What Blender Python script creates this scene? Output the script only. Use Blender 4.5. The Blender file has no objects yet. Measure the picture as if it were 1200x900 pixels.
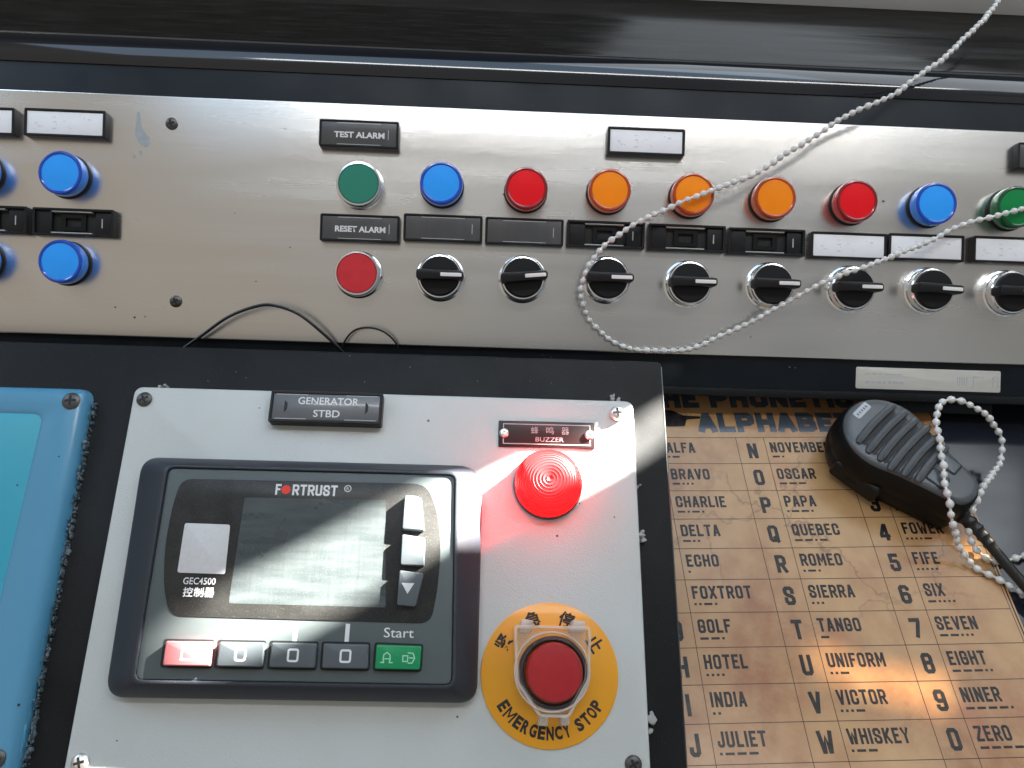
import bpy, bmesh, math, random
from mathutils import Vector, Matrix
random.seed(7)
S = bpy.context.scene
C = S.collection
MM = 0.001

# ------------------------------------------------------------------ camera
F_PX, CX, CY = 930.0, 600.0, 450.0           # focal length in pixels of a 1200 x 900 frame
CAM = Vector((0.0, 0.0, 0.415))              # 41 cm above the desk
def _n(v): return Vector(v).normalized()
_X = _n((27000, 810, 930))                   # console's long axis, in camera axes (x right, y down, z forward)
_Y = Vector((-40, -1240, 930)); _Y = (_Y - _X * _Y.dot(_X)).normalized()
_Z = _X.cross(_Y)
W = Matrix((_X, _Y, _Z))                     # camera axes -> world axes
cd = bpy.data.cameras.new('camera'); cam = bpy.data.objects.new('camera', cd); C.objects.link(cam)
R3 = Matrix((W @ Vector((1, 0, 0)), W @ Vector((0, -1, 0)), W @ Vector((0, 0, -1)))).transposed()
cam.matrix_world = Matrix.Translation(CAM) @ R3.to_4x4()
cd.sensor_width = 36.0; cd.lens = F_PX / 1200.0 * 36.0
cd.clip_start = 0.01; cd.clip_end = 60
S.camera = cam
S.view_settings.view_transform = 'Standard'; S.view_settings.look = 'None'
S.view_settings.exposure = 0.0; S.view_settings.gamma = 1.0

# ------------------------------------------------------------------ world (dim cabin light)
wd = bpy.data.worlds.new('World'); S.world = wd; wd.use_nodes = True
nt = wd.node_tree; nt.nodes.clear()
wo = nt.nodes.new('ShaderNodeOutputWorld'); bg = nt.nodes.new('ShaderNodeBackground')
tc = nt.nodes.new('ShaderNodeTexCoord'); sx = nt.nodes.new('ShaderNodeSeparateXYZ')
nt.links.new(tc.outputs['Generated'], sx.inputs[0])
mr = nt.nodes.new('ShaderNodeMapRange'); mr.inputs[1].default_value = -0.7; mr.inputs[2].default_value = 0.7
nt.links.new(sx.outputs[0], mr.inputs[0])
rp = nt.nodes.new('ShaderNodeValToRGB'); nt.links.new(mr.outputs[0], rp.inputs[0])
el = rp.color_ramp.elements
el[0].position = 0.0; el[0].color = (0.78, 0.70, 0.60, 1)
el[1].position = 1.0; el[1].color = (0.44, 0.48, 0.50, 1)
for p, c in ((0.30, (0.72, 0.67, 0.60, 1)), (0.52, (0.60, 0.60, 0.58, 1)), (0.66, (0.44, 0.45, 0.46, 1)), (0.74, (0.70, 0.70, 0.69, 1)), (0.80, (0.36, 0.38, 0.40, 1)), (0.87, (0.66, 0.67, 0.67, 1))):
    e = el.new(p); e.color = c
m2 = nt.nodes.new('ShaderNodeMapRange')      # the bow side of the cabin is darker
m2.inputs[1].default_value = -0.10; m2.inputs[2].default_value = 0.55; m2.inputs[3].default_value = 1.0; m2.inputs[4].default_value = 0.16
nt.links.new(sx.outputs[1], m2.inputs[0])
mx = nt.nodes.new('ShaderNodeMixRGB'); mx.blend_type = 'MULTIPLY'; mx.inputs[0].default_value = 1
nt.links.new(rp.outputs[0], mx.inputs[1]); nt.links.new(m2.outputs[0], mx.inputs[2])
nt.links.new(mx.outputs[0], bg.inputs[0]); bg.inputs[1].default_value = 0.55
nt.links.new(bg.outputs[0], wo.inputs[0])

# ------------------------------------------------------------------ planes of the console
class Plane:
    """a face of the console tilted about the long axis; px, py -> local millimetres"""
    def __init__(self, tilt, dist):
        a = math.radians(tilt)
        self.X = Vector((1, 0, 0)); self.Y = Vector((0, math.cos(a), math.sin(a))); self.Z = Vector((0, -math.sin(a), math.cos(a)))
        self.d = dist; self.O = CAM - self.Z * dist
        R = Matrix((self.X, self.Y, self.Z)).transposed()
        self.M = Matrix.Translation(self.O) @ R.to_4x4()
    def at(self, px, py, h=0.0):
        r = W @ Vector((px - CX, py - CY, F_PX))
        t = (h * MM - self.d) / r.dot(self.Z)
        q = CAM + r * t - self.O
        return Vector((q.dot(self.X) / MM, q.dot(self.Y) / MM))
    def world(self, x, y, h=0.0):
        return self.O + (self.X * x + self.Y * y + self.Z * h) * MM
U = Plane(37, 0.490)          # steel switch panel
D = Plane(0, 0.415)           # desk
_r = W @ Vector((0, -35, F_PX)); _p = CAM + _r * (0.446 / F_PX)
_a = math.radians(17); _zp = Vector((0, -math.sin(_a), math.cos(_a)))
P = Plane(17, (CAM - _p).dot(_zp))            # sloping black plate with the generator panel

# ------------------------------------------------------------------ lights
SUN_P = Vector((0.743, 0.601, 0.292))         # towards the sun, in the axes of the sloping plate
SUN = (P.X * SUN_P.x + P.Y * SUN_P.y + P.Z * SUN_P.z).normalized()
TGT = P.world(*P.at(620, 600))
def look(o, d):  o.rotation_euler = Vector(d).to_track_quat('-Z', 'Y').to_euler()
ld = bpy.data.lights.new('low_sun', 'SPOT'); lo = bpy.data.objects.new('low_sun', ld); C.objects.link(lo)
lo.location = TGT + SUN * 6.0; look(lo, -SUN)
ld.energy = 75000; ld.color = (1.0, 0.95, 0.87); ld.spot_size = math.radians(11); ld.spot_blend = 0.0; ld.shadow_soft_size = 0.017
def area(name, loc, tgt, sx_, sy_, e, col):
    d = bpy.data.lights.new(name, 'AREA'); o = bpy.data.objects.new(name, d); C.objects.link(o)
    d.shape = 'RECTANGLE'; d.size = sx_; d.size_y = sy_; d.energy = e; d.color = col
    o.location = loc; look(o, Vector(tgt) - Vector(loc)); return o
area('bow_window_light', (0.78, 1.0, 1.15), (0.2, 0.25, 0.05), 1.35, 0.80, 8.5, (0.84, 0.92, 1.0))
area('port_window_light', (-1.5, 0.8, 1.1), (0.0, 0.4, 0.2), 0.7, 0.40, 8.0, (0.55, 0.75, 1.0))
strip = area('ceiling_strip_light', (0.32, 0.42, 1.9), (0.3, 0.4, 0.2), 1.9, 0.09, 9.5, (1.0, 0.98, 0.95)); strip.rotation_euler = (0, 0, 0)
area('skylight', (-0.1, 0.75, 1.6), (0.0, 0.3, 0.2), 1.8, 0.80, 7.5, (0.50, 0.72, 1.0))

# ------------------------------------------------------------------ materials
def mat(name, col, rough=0.5, metal=0.0, spec=0.5, coat=0.0, var=None, bump=None, rvar=None, trans=0.0, alpha=None, emit=None, aniso=0.0, dust=None):
    """var = (scale xyz, strength, second colour); bump = (scale, strength); rvar = (scale xyz, amount)"""
    m = bpy.data.materials.new(name); m.use_nodes = True
    n, l = m.node_tree.nodes, m.node_tree.links
    b = n['Principled BSDF']
    b.inputs['Base Color'].default_value = (*col, 1); b.inputs['Roughness'].default_value = rough
    b.inputs['Metallic'].default_value = metal; b.inputs['Specular IOR Level'].default_value = spec
    b.inputs['Coat Weight'].default_value = coat; b.inputs['Coat Roughness'].default_value = 0.08
    b.inputs['Transmission Weight'].default_value = trans
    if alpha is not None: b.inputs['Alpha'].default_value = alpha
    if emit: b.inputs['Emission Color'].default_value = (*emit[0], 1); b.inputs['Emission Strength'].default_value = emit[1]
    t = n.new('ShaderNodeTexCoord')
    def noise(sc, detail=4.0):
        mp = n.new('ShaderNodeMapping'); l.new(t.outputs['Object'], mp.inputs[0]); mp.inputs['Scale'].default_value = sc if hasattr(sc, '__len__') else (sc,) * 3
        z = n.new('ShaderNodeTexNoise'); z.inputs['Scale'].default_value = 1.0; z.inputs['Detail'].default_value = detail
        l.new(mp.outputs[0], z.inputs['Vector']); return z
    if var:
        z = noise(var[0]); r = n.new('ShaderNodeMapRange'); r.inputs[1].default_value = 0.35; r.inputs[2].default_value = 0.7
        r.inputs[3].default_value = 0; r.inputs[4].default_value = var[1]; l.new(z.outputs['Fac'], r.inputs[0])
        x = n.new('ShaderNodeMixRGB'); x.inputs[1].default_value = (*col, 1); x.inputs[2].default_value = (*var[2], 1)
        l.new(r.outputs[0], x.inputs[0]); l.new(x.outputs[0], b.inputs['Base Color'])
    if dust:                                   # fine light specks of dust: (scale, threshold, amount)
        z = noise(dust[0], 1.0); r = n.new('ShaderNodeMapRange'); r.inputs[1].default_value = dust[1]; r.inputs[2].default_value = dust[1] + 0.06
        r.inputs[3].default_value = 0; r.inputs[4].default_value = dust[2]; l.new(z.outputs['Fac'], r.inputs[0])
        x = n.new('ShaderNodeMixRGB'); l.new(r.outputs[0], x.inputs[0])
        if b.inputs['Base Color'].links: l.new(b.inputs['Base Color'].links[0].from_socket, x.inputs[1])
        else: x.inputs[1].default_value = (*col, 1)
        x.inputs[2].default_value = (0.55, 0.54, 0.51, 1); l.new(x.outputs[0], b.inputs['Base Color'])
    if rvar:
        z = noise(rvar[0]); r = n.new('ShaderNodeMapRange'); r.inputs[1].default_value = 0.3; r.inputs[2].default_value = 0.7
        r.inputs[3].default_value = rough - rvar[1]; r.inputs[4].default_value = rough + rvar[1]
        l.new(z.outputs['Fac'], r.inputs[0]); l.new(r.outputs[0], b.inputs['Roughness'])
    if bump:
        z = noise(bump[0]); bp = n.new('ShaderNodeBump'); bp.inputs['Strength'].default_value = bump[1]; bp.inputs['Distance'].default_value = 0.0005
        l.new(z.outputs['Fac'], bp.inputs['Height']); l.new(bp.outputs[0], b.inputs['Normal'])
    if aniso:
        b.inputs['Anisotropic'].default_value = aniso; b.inputs['Anisotropic Rotation'].default_value = 0.25
        tg = n.new('ShaderNodeTangent'); tg.direction_type = 'UV_MAP'; l.new(tg.outputs[0], b.inputs['Tangent'])
    return m
M = {}
M['steel'] = mat('brushed_steel', (0.72, 0.70, 0.67), 0.25, 1.0, var=((4, 900, 4), 0.22, (0.65, 0.63, 0.60)), rvar=((5, 60, 5), 0.045), bump=((12, 2500, 12), 0.05), aniso=0.55)
M['steel_edge'] = mat('steel_edge', (0.75, 0.74, 0.72), 0.35, 1.0)
M['smudge'] = mat('grey_smudge', (0.33, 0.36, 0.38), 0.5, 0.6, var=(300, 0.6, (0.45, 0.47, 0.48)))
M['housing'] = mat('black_satin_paint', (0.006, 0.009, 0.013), 0.42, spec=0.2, var=((60, 60, 60), 0.5, (0.012, 0.015, 0.018)), bump=(1800, 0.06), rvar=(30, 0.08))
M['nose'] = mat('black_gloss_paint', (0.006, 0.008, 0.012), 0.09, coat=0.6, rvar=((8, 60, 60), 0.04), bump=((12, 160, 160), 0.05))
M['ledge'] = mat('black_varnish', (0.010, 0.009, 0.008), 0.15, spec=0.26, rvar=((4, 120, 60), 0.09), bump=((10, 140, 60), 0.12), var=((30, 300, 100), 0.4, (0.032, 0.030, 0.027)))
M['sill'] = mat('pale_sill_paint', (0.62, 0.63, 0.63), 0.45, var=(25, 0.4, (0.5, 0.5, 0.5)))
M['plate'] = mat('black_plate_paint', (0.010, 0.0105, 0.011), 0.42, spec=0.14, dust=(1500, 0.70, 0.10), var=((25, 25, 25), 0.5, (0.018, 0.019, 0.020)), bump=(2600, 0.10), rvar=(40, 0.08))
M['plate_edge'] = mat('worn_edge_highlight', (0.10, 0.10, 0.10), 0.3, 0.5)  # highlight line and wear of the plate edge put into a lighter colour
M['desk'] = mat('black_desk_laminate', (0.012, 0.014, 0.020), 0.16, rvar=((14, 40, 14), 0.09), bump=(40, 0.05), coat=0.3)
M['plastic'] = mat('black_plastic', (0.009, 0.009, 0.010), 0.42, spec=0.3, bump=(3000, 0.05))
M['plastic_soft'] = mat('black_moulded_plastic', (0.006, 0.006, 0.006), 0.42, spec=0.22, bump=(4000, 0.06))
M['mic_face'] = mat('mic_plastic_with_sheen', (0.075, 0.083, 0.088), 0.34, bump=(3500, 0.08))  # black plastic, lightened: the window's grey reflection is in the colour
M['recess'] = mat('dark_recess', (0.004, 0.004, 0.004), 0.6)
M['clip_grey'] = mat('worn_clip_edge', (0.42, 0.41, 0.38), 0.4)
M['chrome'] = mat('chrome', (0.80, 0.82, 0.84), 0.16, 1.0)
M['screw'] = mat('dark_screw_metal', (0.10, 0.095, 0.09), 0.40, 0.7)
M['screw_bright'] = mat('bright_screw_metal', (0.72, 0.68, 0.64), 0.35, 0.8)
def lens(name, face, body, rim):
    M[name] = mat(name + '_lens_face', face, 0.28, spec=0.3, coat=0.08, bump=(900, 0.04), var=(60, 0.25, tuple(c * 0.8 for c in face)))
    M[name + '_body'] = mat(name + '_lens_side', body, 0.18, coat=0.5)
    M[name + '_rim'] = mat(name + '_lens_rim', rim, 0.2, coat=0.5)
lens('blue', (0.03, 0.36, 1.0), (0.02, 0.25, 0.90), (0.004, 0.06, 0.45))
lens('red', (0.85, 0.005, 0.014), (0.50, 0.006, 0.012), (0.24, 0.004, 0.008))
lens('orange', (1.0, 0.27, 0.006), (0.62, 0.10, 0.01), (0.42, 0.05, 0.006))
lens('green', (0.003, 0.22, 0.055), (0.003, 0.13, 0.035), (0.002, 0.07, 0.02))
M['cap_green'] = mat('green_button_cap', (0.008, 0.20, 0.13), 0.42)
M['cap_red'] = mat('red_button_cap', (0.62, 0.018, 0.028), 0.42, var=(150, 0.4, (0.45, 0.012, 0.02)))
M['line_white'] = mat('white_mark', (0.75, 0.74, 0.72), 0.5)
M['insert_white'] = mat('white_label_card', (0.88, 0.88, 0.90), 0.45, var=((120, 250, 100), 0.25, (0.7, 0.7, 0.72)))
M['insert_grey'] = mat('grey_label_card', (0.055, 0.055, 0.056), 0.28, coat=0.4, var=((80, 20, 20), 0.5, (0.10, 0.10, 0.10)))
M['text_white'] = mat('white_lettering', (0.68, 0.68, 0.68), 0.5)
M['text_dim'] = mat('faded_white_lettering', (0.42, 0.42, 0.42), 0.5)
M['smear'] = mat('washed_out_ink', (0.64, 0.64, 0.67), 0.6)
M['faint'] = mat('faint_pencil', (0.42, 0.42, 0.44), 0.6)
M['text_black'] = mat('black_lettering', (0.012, 0.011, 0.011), 0.5)
M['white'] = mat('white_powder_coat', (0.55, 0.575, 0.56), 0.38, var=(14, 0.45, (0.48, 0.495, 0.475)), bump=(1300, 0.30))
M['blue_paint'] = mat('blue_gloss_paint', (0.085, 0.28, 0.44), 0.22, coat=0.4, bump=(180, 0.06), var=(20, 0.35, (0.10, 0.31, 0.47)))
M['teal'] = mat('teal_film', (0.035, 0.34, 0.46), 0.4, bump=(2200, 0.05), var=(12, 0.4, (0.045, 0.38, 0.50)))
M['bezel'] = mat('slate_bezel_plastic', (0.028, 0.032, 0.042), 0.42, spec=0.45, dust=(1800, 0.70, 0.14), bump=(2600, 0.08))
M['face'] = mat('grey_overlay', (0.088, 0.106, 0.108), 0.40, spec=0.35, dust=(2400, 0.70, 0.10), bump=(2500, 0.08))
M['window'] = mat('dark_display_window', (0.022, 0.022, 0.021), 0.30, spec=0.25, dust=(2200, 0.64, 0.09), var=(90, 0.5, (0.05, 0.05, 0.047)))
M['key_grey'] = mat('grey_key', (0.085, 0.10, 0.11), 0.34, bump=(2200, 0.06))
M['key_green'] = mat('green_key', (0.004, 0.25, 0.09), 0.34)
M['key_red'] = mat('red_key', (0.52, 0.17, 0.18), 0.34)
M['yellow'] = mat('yellow_disc_film', (0.78, 0.34, 0.008), 0.42, coat=0.2, var=(35, 0.35, (0.66, 0.27, 0.006)))
M['stop_red'] = mat('red_stop_cap', (0.42, 0.005, 0.016), 0.30, coat=0.4, var=(220, 0.25, (0.5, 0.03, 0.03)))
M['stop_ring'] = mat('grey_violet_ring', (0.055, 0.045, 0.062), 0.35)
M['etched'] = mat('dark_etched_plate', (0.040, 0.022, 0.022), 0.35, 0.3)
M['bead'] = mat('white_bead_plastic', (0.66, 0.65, 0.62), 0.32, coat=0.2)
M['wire'] = mat('black_wire', (0.008, 0.008, 0.008), 0.4)
M['tape'] = mat('silver_tape', (0.72, 0.70, 0.64), 0.30, 0.35, var=((40, 300, 40), 0.4, (0.5, 0.48, 0.44)))
M['chip'] = mat('paint_chip', (0.36, 0.36, 0.35), 0.7)
M['logo_red'] = mat('red_logo_dot', (0.75, 0.035, 0.02), 0.4)
M['gobo'] = mat('gobo_paint', (0.45, 0.43, 0.40), 0.6)
M['sticker'] = mat('white_sticker', (0.60, 0.60, 0.60), 0.5, var=(700, 0.35, (0.48, 0.48, 0.48)))

def display_mat():
    m = mat('scratched_lcd', (0.044, 0.054, 0.056), 0.30, spec=0.4, var=((40, 300, 40), 0.6, (0.085, 0.098, 0.10)), dust=(2200, 0.66, 0.12), rvar=((60, 60, 60), 0.10))
    n, l = m.node_tree.nodes, m.node_tree.links; b = n['Principled BSDF']
    t = n['Texture Coordinate']
    for q in n:
        if q.type == 'MAPPING' and abs(q.inputs['Scale'].default_value[1] - 300) < 1: q.inputs['Rotation'].default_value = (0, 0, math.radians(-48))
    mp = n.new('ShaderNodeMapping'); mp.inputs['Rotation'].default_value = (0, 0, math.radians(38)); mp.inputs['Scale'].default_value = (260, 18, 40); l.new(t.outputs['Object'], mp.inputs[0])
    z = n.new('ShaderNodeTexNoise'); z.inputs['Scale'].default_value = 1; z.inputs['Detail'].default_value = 6; l.new(mp.outputs[0], z.inputs[0])
    bp = n.new('ShaderNodeBump'); bp.inputs['Strength'].default_value = 0.35; bp.inputs['Distance'].default_value = 0.0004; l.new(z.outputs[0], bp.inputs['Height']); l.new(bp.outputs[0], b.inputs['Normal'])
    return m
M['lcd'] = display_mat()

def poster_mat():
    m = bpy.data.materials.new('laminated_parchment_print'); m.use_nodes = True
    n, l = m.node_tree.nodes, m.node_tree.links; b = n['Principled BSDF']
    t = n.new('ShaderNodeTexCoord')
    def noise(sc, det=5, rough=0.6):
        z = n.new('ShaderNodeTexNoise'); z.inputs['Scale'].default_value = sc; z.inputs['Detail'].default_value = det; z.inputs['Roughness'].default_value = rough
        l.new(t.outputs['Object'], z.inputs[0]); return z
    z1 = noise(9); r1 = n.new('ShaderNodeValToRGB'); l.new(z1.outputs[0], r1.inputs[0])
    e = r1.color_ramp.elements; e[0].position = 0.33; e[0].color = (0.30, 0.125, 0.05, 1); e[1].position = 0.68; e[1].color = (0.50, 0.305, 0.135, 1)
    q = e.new(0.5); q.color = (0.42, 0.23, 0.10, 1)
    z2 = noise(70, 8, 0.75); r2 = n.new('ShaderNodeMapRange'); r2.inputs[1].default_value = 0.42; r2.inputs[2].default_value = 0.72; r2.inputs[3].default_value = 0; r2.inputs[4].default_value = 0.40
    l.new(z2.outputs[0], r2.inputs[0])
    x = n.new('ShaderNodeMixRGB'); l.new(r2.outputs[0], x.inputs[0]); l.new(r1.outputs[0], x.inputs[1]); x.inputs[2].default_value = (0.54, 0.34, 0.16, 1)
    # reddish stains and dark cracks of the print
    z3 = noise(14, 3); r3 = n.new('ShaderNodeMapRange'); r3.inputs[1].default_value = 0.58; r3.inputs[2].default_value = 0.74; r3.inputs[4].default_value = 0.6; l.new(z3.outputs[0], r3.inputs[0])
    x2 = n.new('ShaderNodeMixRGB'); l.new(r3.outputs[0], x2.inputs[0]); l.new(x.outputs[0], x2.inputs[1]); x2.inputs[2].default_value = (0.42, 0.13, 0.06, 1)
    zd = noise(25, 4); mxv = n.new('ShaderNodeMixRGB'); mxv.inputs[0].default_value = 0.06; l.new(t.outputs['Object'], mxv.inputs[1]); l.new(zd.outputs['Color'], mxv.inputs[2])
    vo = n.new('ShaderNodeTexVoronoi'); vo.feature = 'DISTANCE_TO_EDGE'; vo.inputs['Scale'].default_value = 13; l.new(mxv.outputs[0], vo.inputs['Vector'])
    rv = n.new('ShaderNodeMapRange'); rv.inputs[1].default_value = 0.0; rv.inputs[2].default_value = 0.018; rv.inputs[3].default_value = 1; rv.inputs[4].default_value = 0; l.new(vo.outputs['Distance'], rv.inputs[0])
    zm = noise(6, 2); rm = n.new('ShaderNodeMapRange'); rm.inputs[1].default_value = 0.5; rm.inputs[2].default_value = 0.62; rm.inputs[4].default_value = 0.45; l.new(zm.outputs[0], rm.inputs[0])
    mu = n.new('ShaderNodeMath'); mu.operation = 'MULTIPLY'; l.new(rv.outputs[0], mu.inputs[0]); l.new(rm.outputs[0], mu.inputs[1])
    x3 = n.new('ShaderNodeMixRGB'); l.new(mu.outputs[0], x3.inputs[0]); l.new(x2.outputs[0], x3.inputs[1]); x3.inputs[2].default_value = (0.10, 0.045, 0.02, 1)
    l.new(x3.outputs[0], b.inputs['Base Color'])
    b.inputs['Roughness'].default_value = 0.20; b.inputs['Specular IOR Level'].default_value = 0.38
    zb = noise(16, 2); bp = n.new('ShaderNodeBump'); bp.inputs['Strength'].default_value = 0.12; bp.inputs['Distance'].default_value = 0.002; l.new(zb.outputs[0], bp.inputs['Height']); l.new(bp.outputs[0], b.inputs['Normal'])
    return m
M['poster'] = poster_mat()
M['ink'] = mat('dark_print_ink', (0.012, 0.011, 0.012), 0.22, spec=0.22, var=(220, 0.5, (0.05, 0.04, 0.034)))
M['ink_line'] = mat('print_rule_ink', (0.04, 0.022, 0.014), 0.22, spec=0.25)
M['ink_title'] = mat('title_ink_with_sheen', (0.045, 0.060, 0.078), 0.22, var=(220, 0.3, (0.10, 0.11, 0.12)))  # window sheen on the lamination is put into this slate colour

def clear_mat(name, tint, mixf, rough=0.08):
    m = bpy.data.materials.new(name); m.use_nodes = True
    n, l = m.node_tree.nodes, m.node_tree.links; n.clear()
    o = n.new('ShaderNodeOutputMaterial'); a = n.new('ShaderNodeBsdfTransparent'); a.inputs[0].default_value = (*tint, 1)
    g = n.new('ShaderNodeBsdfPrincipled'); g.inputs['Base Color'].default_value = (*tint, 1); g.inputs['Roughness'].default_value = rough
    x = n.new('ShaderNodeMixShader'); fr = n.new('ShaderNodeFresnel'); fr.inputs[0].default_value = 1.5
    ad = n.new('ShaderNodeMath'); ad.operation = 'MULTIPLY_ADD'; ad.inputs[1].default_value = 0.12; ad.inputs[2].default_value = mixf; l.new(fr.outputs[0], ad.inputs[0])
    l.new(ad.outputs[0], x.inputs[0]); l.new(a.outputs[0], x.inputs[1]); l.new(g.outputs[0], x.inputs[2]); l.new(x.outputs[0], o.inputs[0])
    return m
M['clear'] = clear_mat('clear_plastic', (0.95, 0.93, 0.90), 0.0)
M['clear_edge'] = clear_mat('clear_plastic_edge', (0.88, 0.86, 0.82), 0.38, 0.15)
def dome_mat():
    m = bpy.data.materials.new('red_signal_lens'); m.use_nodes = True
    n, l = m.node_tree.nodes, m.node_tree.links; n.clear()
    o = n.new('ShaderNodeOutputMaterial')
    tr = n.new('ShaderNodeBsdfTransparent'); tr.inputs[0].default_value = (1.0, 0.02, 0.03, 1)
    b = n.new('ShaderNodeBsdfPrincipled'); b.inputs['Base Color'].default_value = (0.9, 0.07, 0.075, 1); b.inputs['Roughness'].default_value = 0.35
    b.inputs['Emission Color'].default_value = (1.0, 0.01, 0.02, 1); b.inputs['Emission Strength'].default_value = 0.42
    b.inputs['Coat Weight'].default_value = 1.0; b.inputs['Coat Roughness'].default_value = 0.36; b.inputs['Specular IOR Level'].default_value = 0.8
    tl = n.new('ShaderNodeBsdfTranslucent'); tl.inputs[0].default_value = (1.0, 0.05, 0.05, 1)
    x0 = n.new('ShaderNodeMixShader'); x0.inputs[0].default_value = 0.35; l.new(b.outputs[0], x0.inputs[1]); l.new(tl.outputs[0], x0.inputs[2])
    x = n.new('ShaderNodeMixShader'); x.inputs[0].default_value = 0.42; l.new(x0.outputs[0], x.inputs[1]); l.new(tr.outputs[0], x.inputs[2]); l.new(x.outputs[0], o.inputs[0])
    return m
M['dome'] = dome_mat()

# ------------------------------------------------------------------ mesh helpers (millimetres)
def area2(p): return sum(p[i][0] * p[(i + 1) % len(p)][1] - p[(i + 1) % len(p)][0] * p[i][1] for i in range(len(p)))
def ccw(p):
    p = [Vector((q[0], q[1])) for q in p]
    return p if area2(p) > 0 else p[::-1]
def rounded(p, r, n=5):
    p = ccw(p); out = []
    for i, q in enumerate(p):
        a, b = p[i - 1], p[(i + 1) % len(p)]
        rr = r[i] if hasattr(r, '__len__') else r
        va, vb = (a - q), (b - q); la, lb = va.length, vb.length
        d = min(rr, la * 0.45, lb * 0.45)
        if d < 1e-6: out.append(q.copy()); continue
        s, e = q + va / la * d, q + vb / lb * d
        for k in range(n + 1):
            t = k / n; out.append(s * (1 - t) ** 2 + q * 2 * t * (1 - t) + e * t * t)
    return out
def rect(w, h, cx=0, cy=0, r=0, n=4):
    p = [(cx - w / 2, cy - h / 2), (cx + w / 2, cy - h / 2), (cx + w / 2, cy + h / 2), (cx - w / 2, cy + h / 2)]
    return rounded(p, r, n) if r else ccw(p)
def circ(r, cx=0, cy=0, n=48): return [Vector((cx + r * math.cos(2 * math.pi * k / n), cy + r * math.sin(2 * math.pi * k / n))) for k in range(n)]
def inset(p, d):
    n = len(p); out = []
    for i in range(n):
        a, q, b = p[i - 1], p[i], p[(i + 1) % n]
        e1, e2 = (q - a), (b - q)
        if e1.length < 1e-7: e1 = e2
        if e2.length < 1e-7: e2 = e1
        e1 = e1.normalized(); e2 = e2.normalized()
        n1, n2 = Vector((-e1.y, e1.x)), Vector((-e2.y, e2.x)); m = n1 + n2
        k = m.length_squared
        out.append(q + (m * (2 * d / k) if k > 0.3 else n1 * d))
    return out
def loop(bm, p, z): return [bm.verts.new((q[0] * MM, q[1] * MM, z * MM)) for q in p]
def bridge(bm, a, b):
    n = len(a)
    for i in range(n): bm.faces.new((a[i], a[(i + 1) % n], b[(i + 1) % n], b[i]))
def prism(bm, p, z0, z1, b=0.4, steps=2, bottom=True, top_in=0.0):
    """extruded outline with a rounded upper edge"""
    p = ccw(p); l0 = loop(bm, p, z0)
    if bottom: bm.faces.new(l0[::-1])
    cur = l0
    base = p
    if top_in: base = inset(p, top_in)
    b = min(b, (z1 - z0) * 0.9)
    nl = loop(bm, base, z1 - b); bridge(bm, cur, nl); cur = nl
    for s in range(1, steps + 1):
        if b <= 0: break
        t = s / steps * math.pi / 2
        nl = loop(bm, inset(base, b * (1 - math.cos(t))), z1 - b + b * math.sin(t)); bridge(bm, cur, nl); cur = nl
    bm.faces.new(cur)
def sheet(bm, p, z): bm.faces.new(loop(bm, ccw(p), z))
def framed(bm, outer, inner, z0, z1, b=0.3, zin=None):
    """ring between two outlines of equal count"""
    zin = z0 if zin is None else zin
    o0 = loop(bm, outer, z0); o1 = loop(bm, outer, z1 - b); o2 = loop(bm, inset(outer, b), z1)
    i2 = loop(bm, inset(inner, -b), z1); i1 = loop(bm, inner, z1 - b); i0 = loop(bm, inner, zin)
    for a, c in ((o0, o1), (o1, o2), (o2, i2), (i2, i1), (i1, i0)): bridge(bm, a, c)
def lathe(bm, prof, n=48, cx=0, cy=0):
    prev = None
    for r, z in prof:
        if r < 1e-6:
            v = bm.verts.new((cx * MM, cy * MM, z * MM)); cur = [v]
        else: cur = loop(bm, circ(r, cx, cy, n), z)
        if prev:
            for i in range(n):
                j = (i + 1) % n
                if len(prev) == 1 and len(cur) > 1: bm.faces.new((prev[0], cur[j], cur[i]))
                elif len(cur) == 1 and len(prev) > 1: bm.faces.new((prev[i], prev[j], cur[0]))
                elif len(cur) > 1: bm.faces.new((prev[i], prev[j], cur[j], cur[i]))
        prev = cur
def tube(bm, pts, r, n=10, caps=True):
    pts = [Vector(p) for p in pts]; rings = []
    up = None
    for i, p in enumerate(pts):
        t = (pts[min(i + 1, len(pts) - 1)] - pts[max(i - 1, 0)]).normalized()
        if up is None: up = t.orthogonal().normalized()
        up = (up - t * up.dot(t)).normalized(); s = t.cross(up)
        rr = r[i] if hasattr(r, '__len__') else r
        rings.append([bm.verts.new((p + (up * math.cos(2 * math.pi * k / n) + s * math.sin(2 * math.pi * k / n)) * rr) * MM) for k in range(n)])
    for a, b in zip(rings, rings[1:]): bridge(bm, a, b)
    if caps: bm.faces.new(rings[0][::-1]); bm.faces.new(rings[-1])
def spline(pts, step):
    """Catmull-Rom through 3-D points, resampled at an even step"""
    pts = [Vector(p) for p in pts]; pts = [pts[0] * 2 - pts[1]] + pts + [pts[-1] * 2 - pts[-2]]; dense = []
    for i in range(1, len(pts) - 2):
        a, b, c, d = pts[i - 1:i + 3]
        for k in range(40):
            t = k / 40; dense.append(0.5 * ((2 * b) + (c - a) * t + (2 * a - 5 * b + 4 * c - d) * t * t + (3 * b - a - 3 * c + d) * t ** 3))
    dense.append(pts[-2]); out = [dense[0]]; acc = 0
    for a, b in zip(dense, dense[1:]):
        L = (b - a).length
        while acc + L >= step:
            a = a + (b - a) * ((step - acc) / L); L = (b - a).length; acc = 0; out.append(a.copy())
        acc += L
    return out
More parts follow.
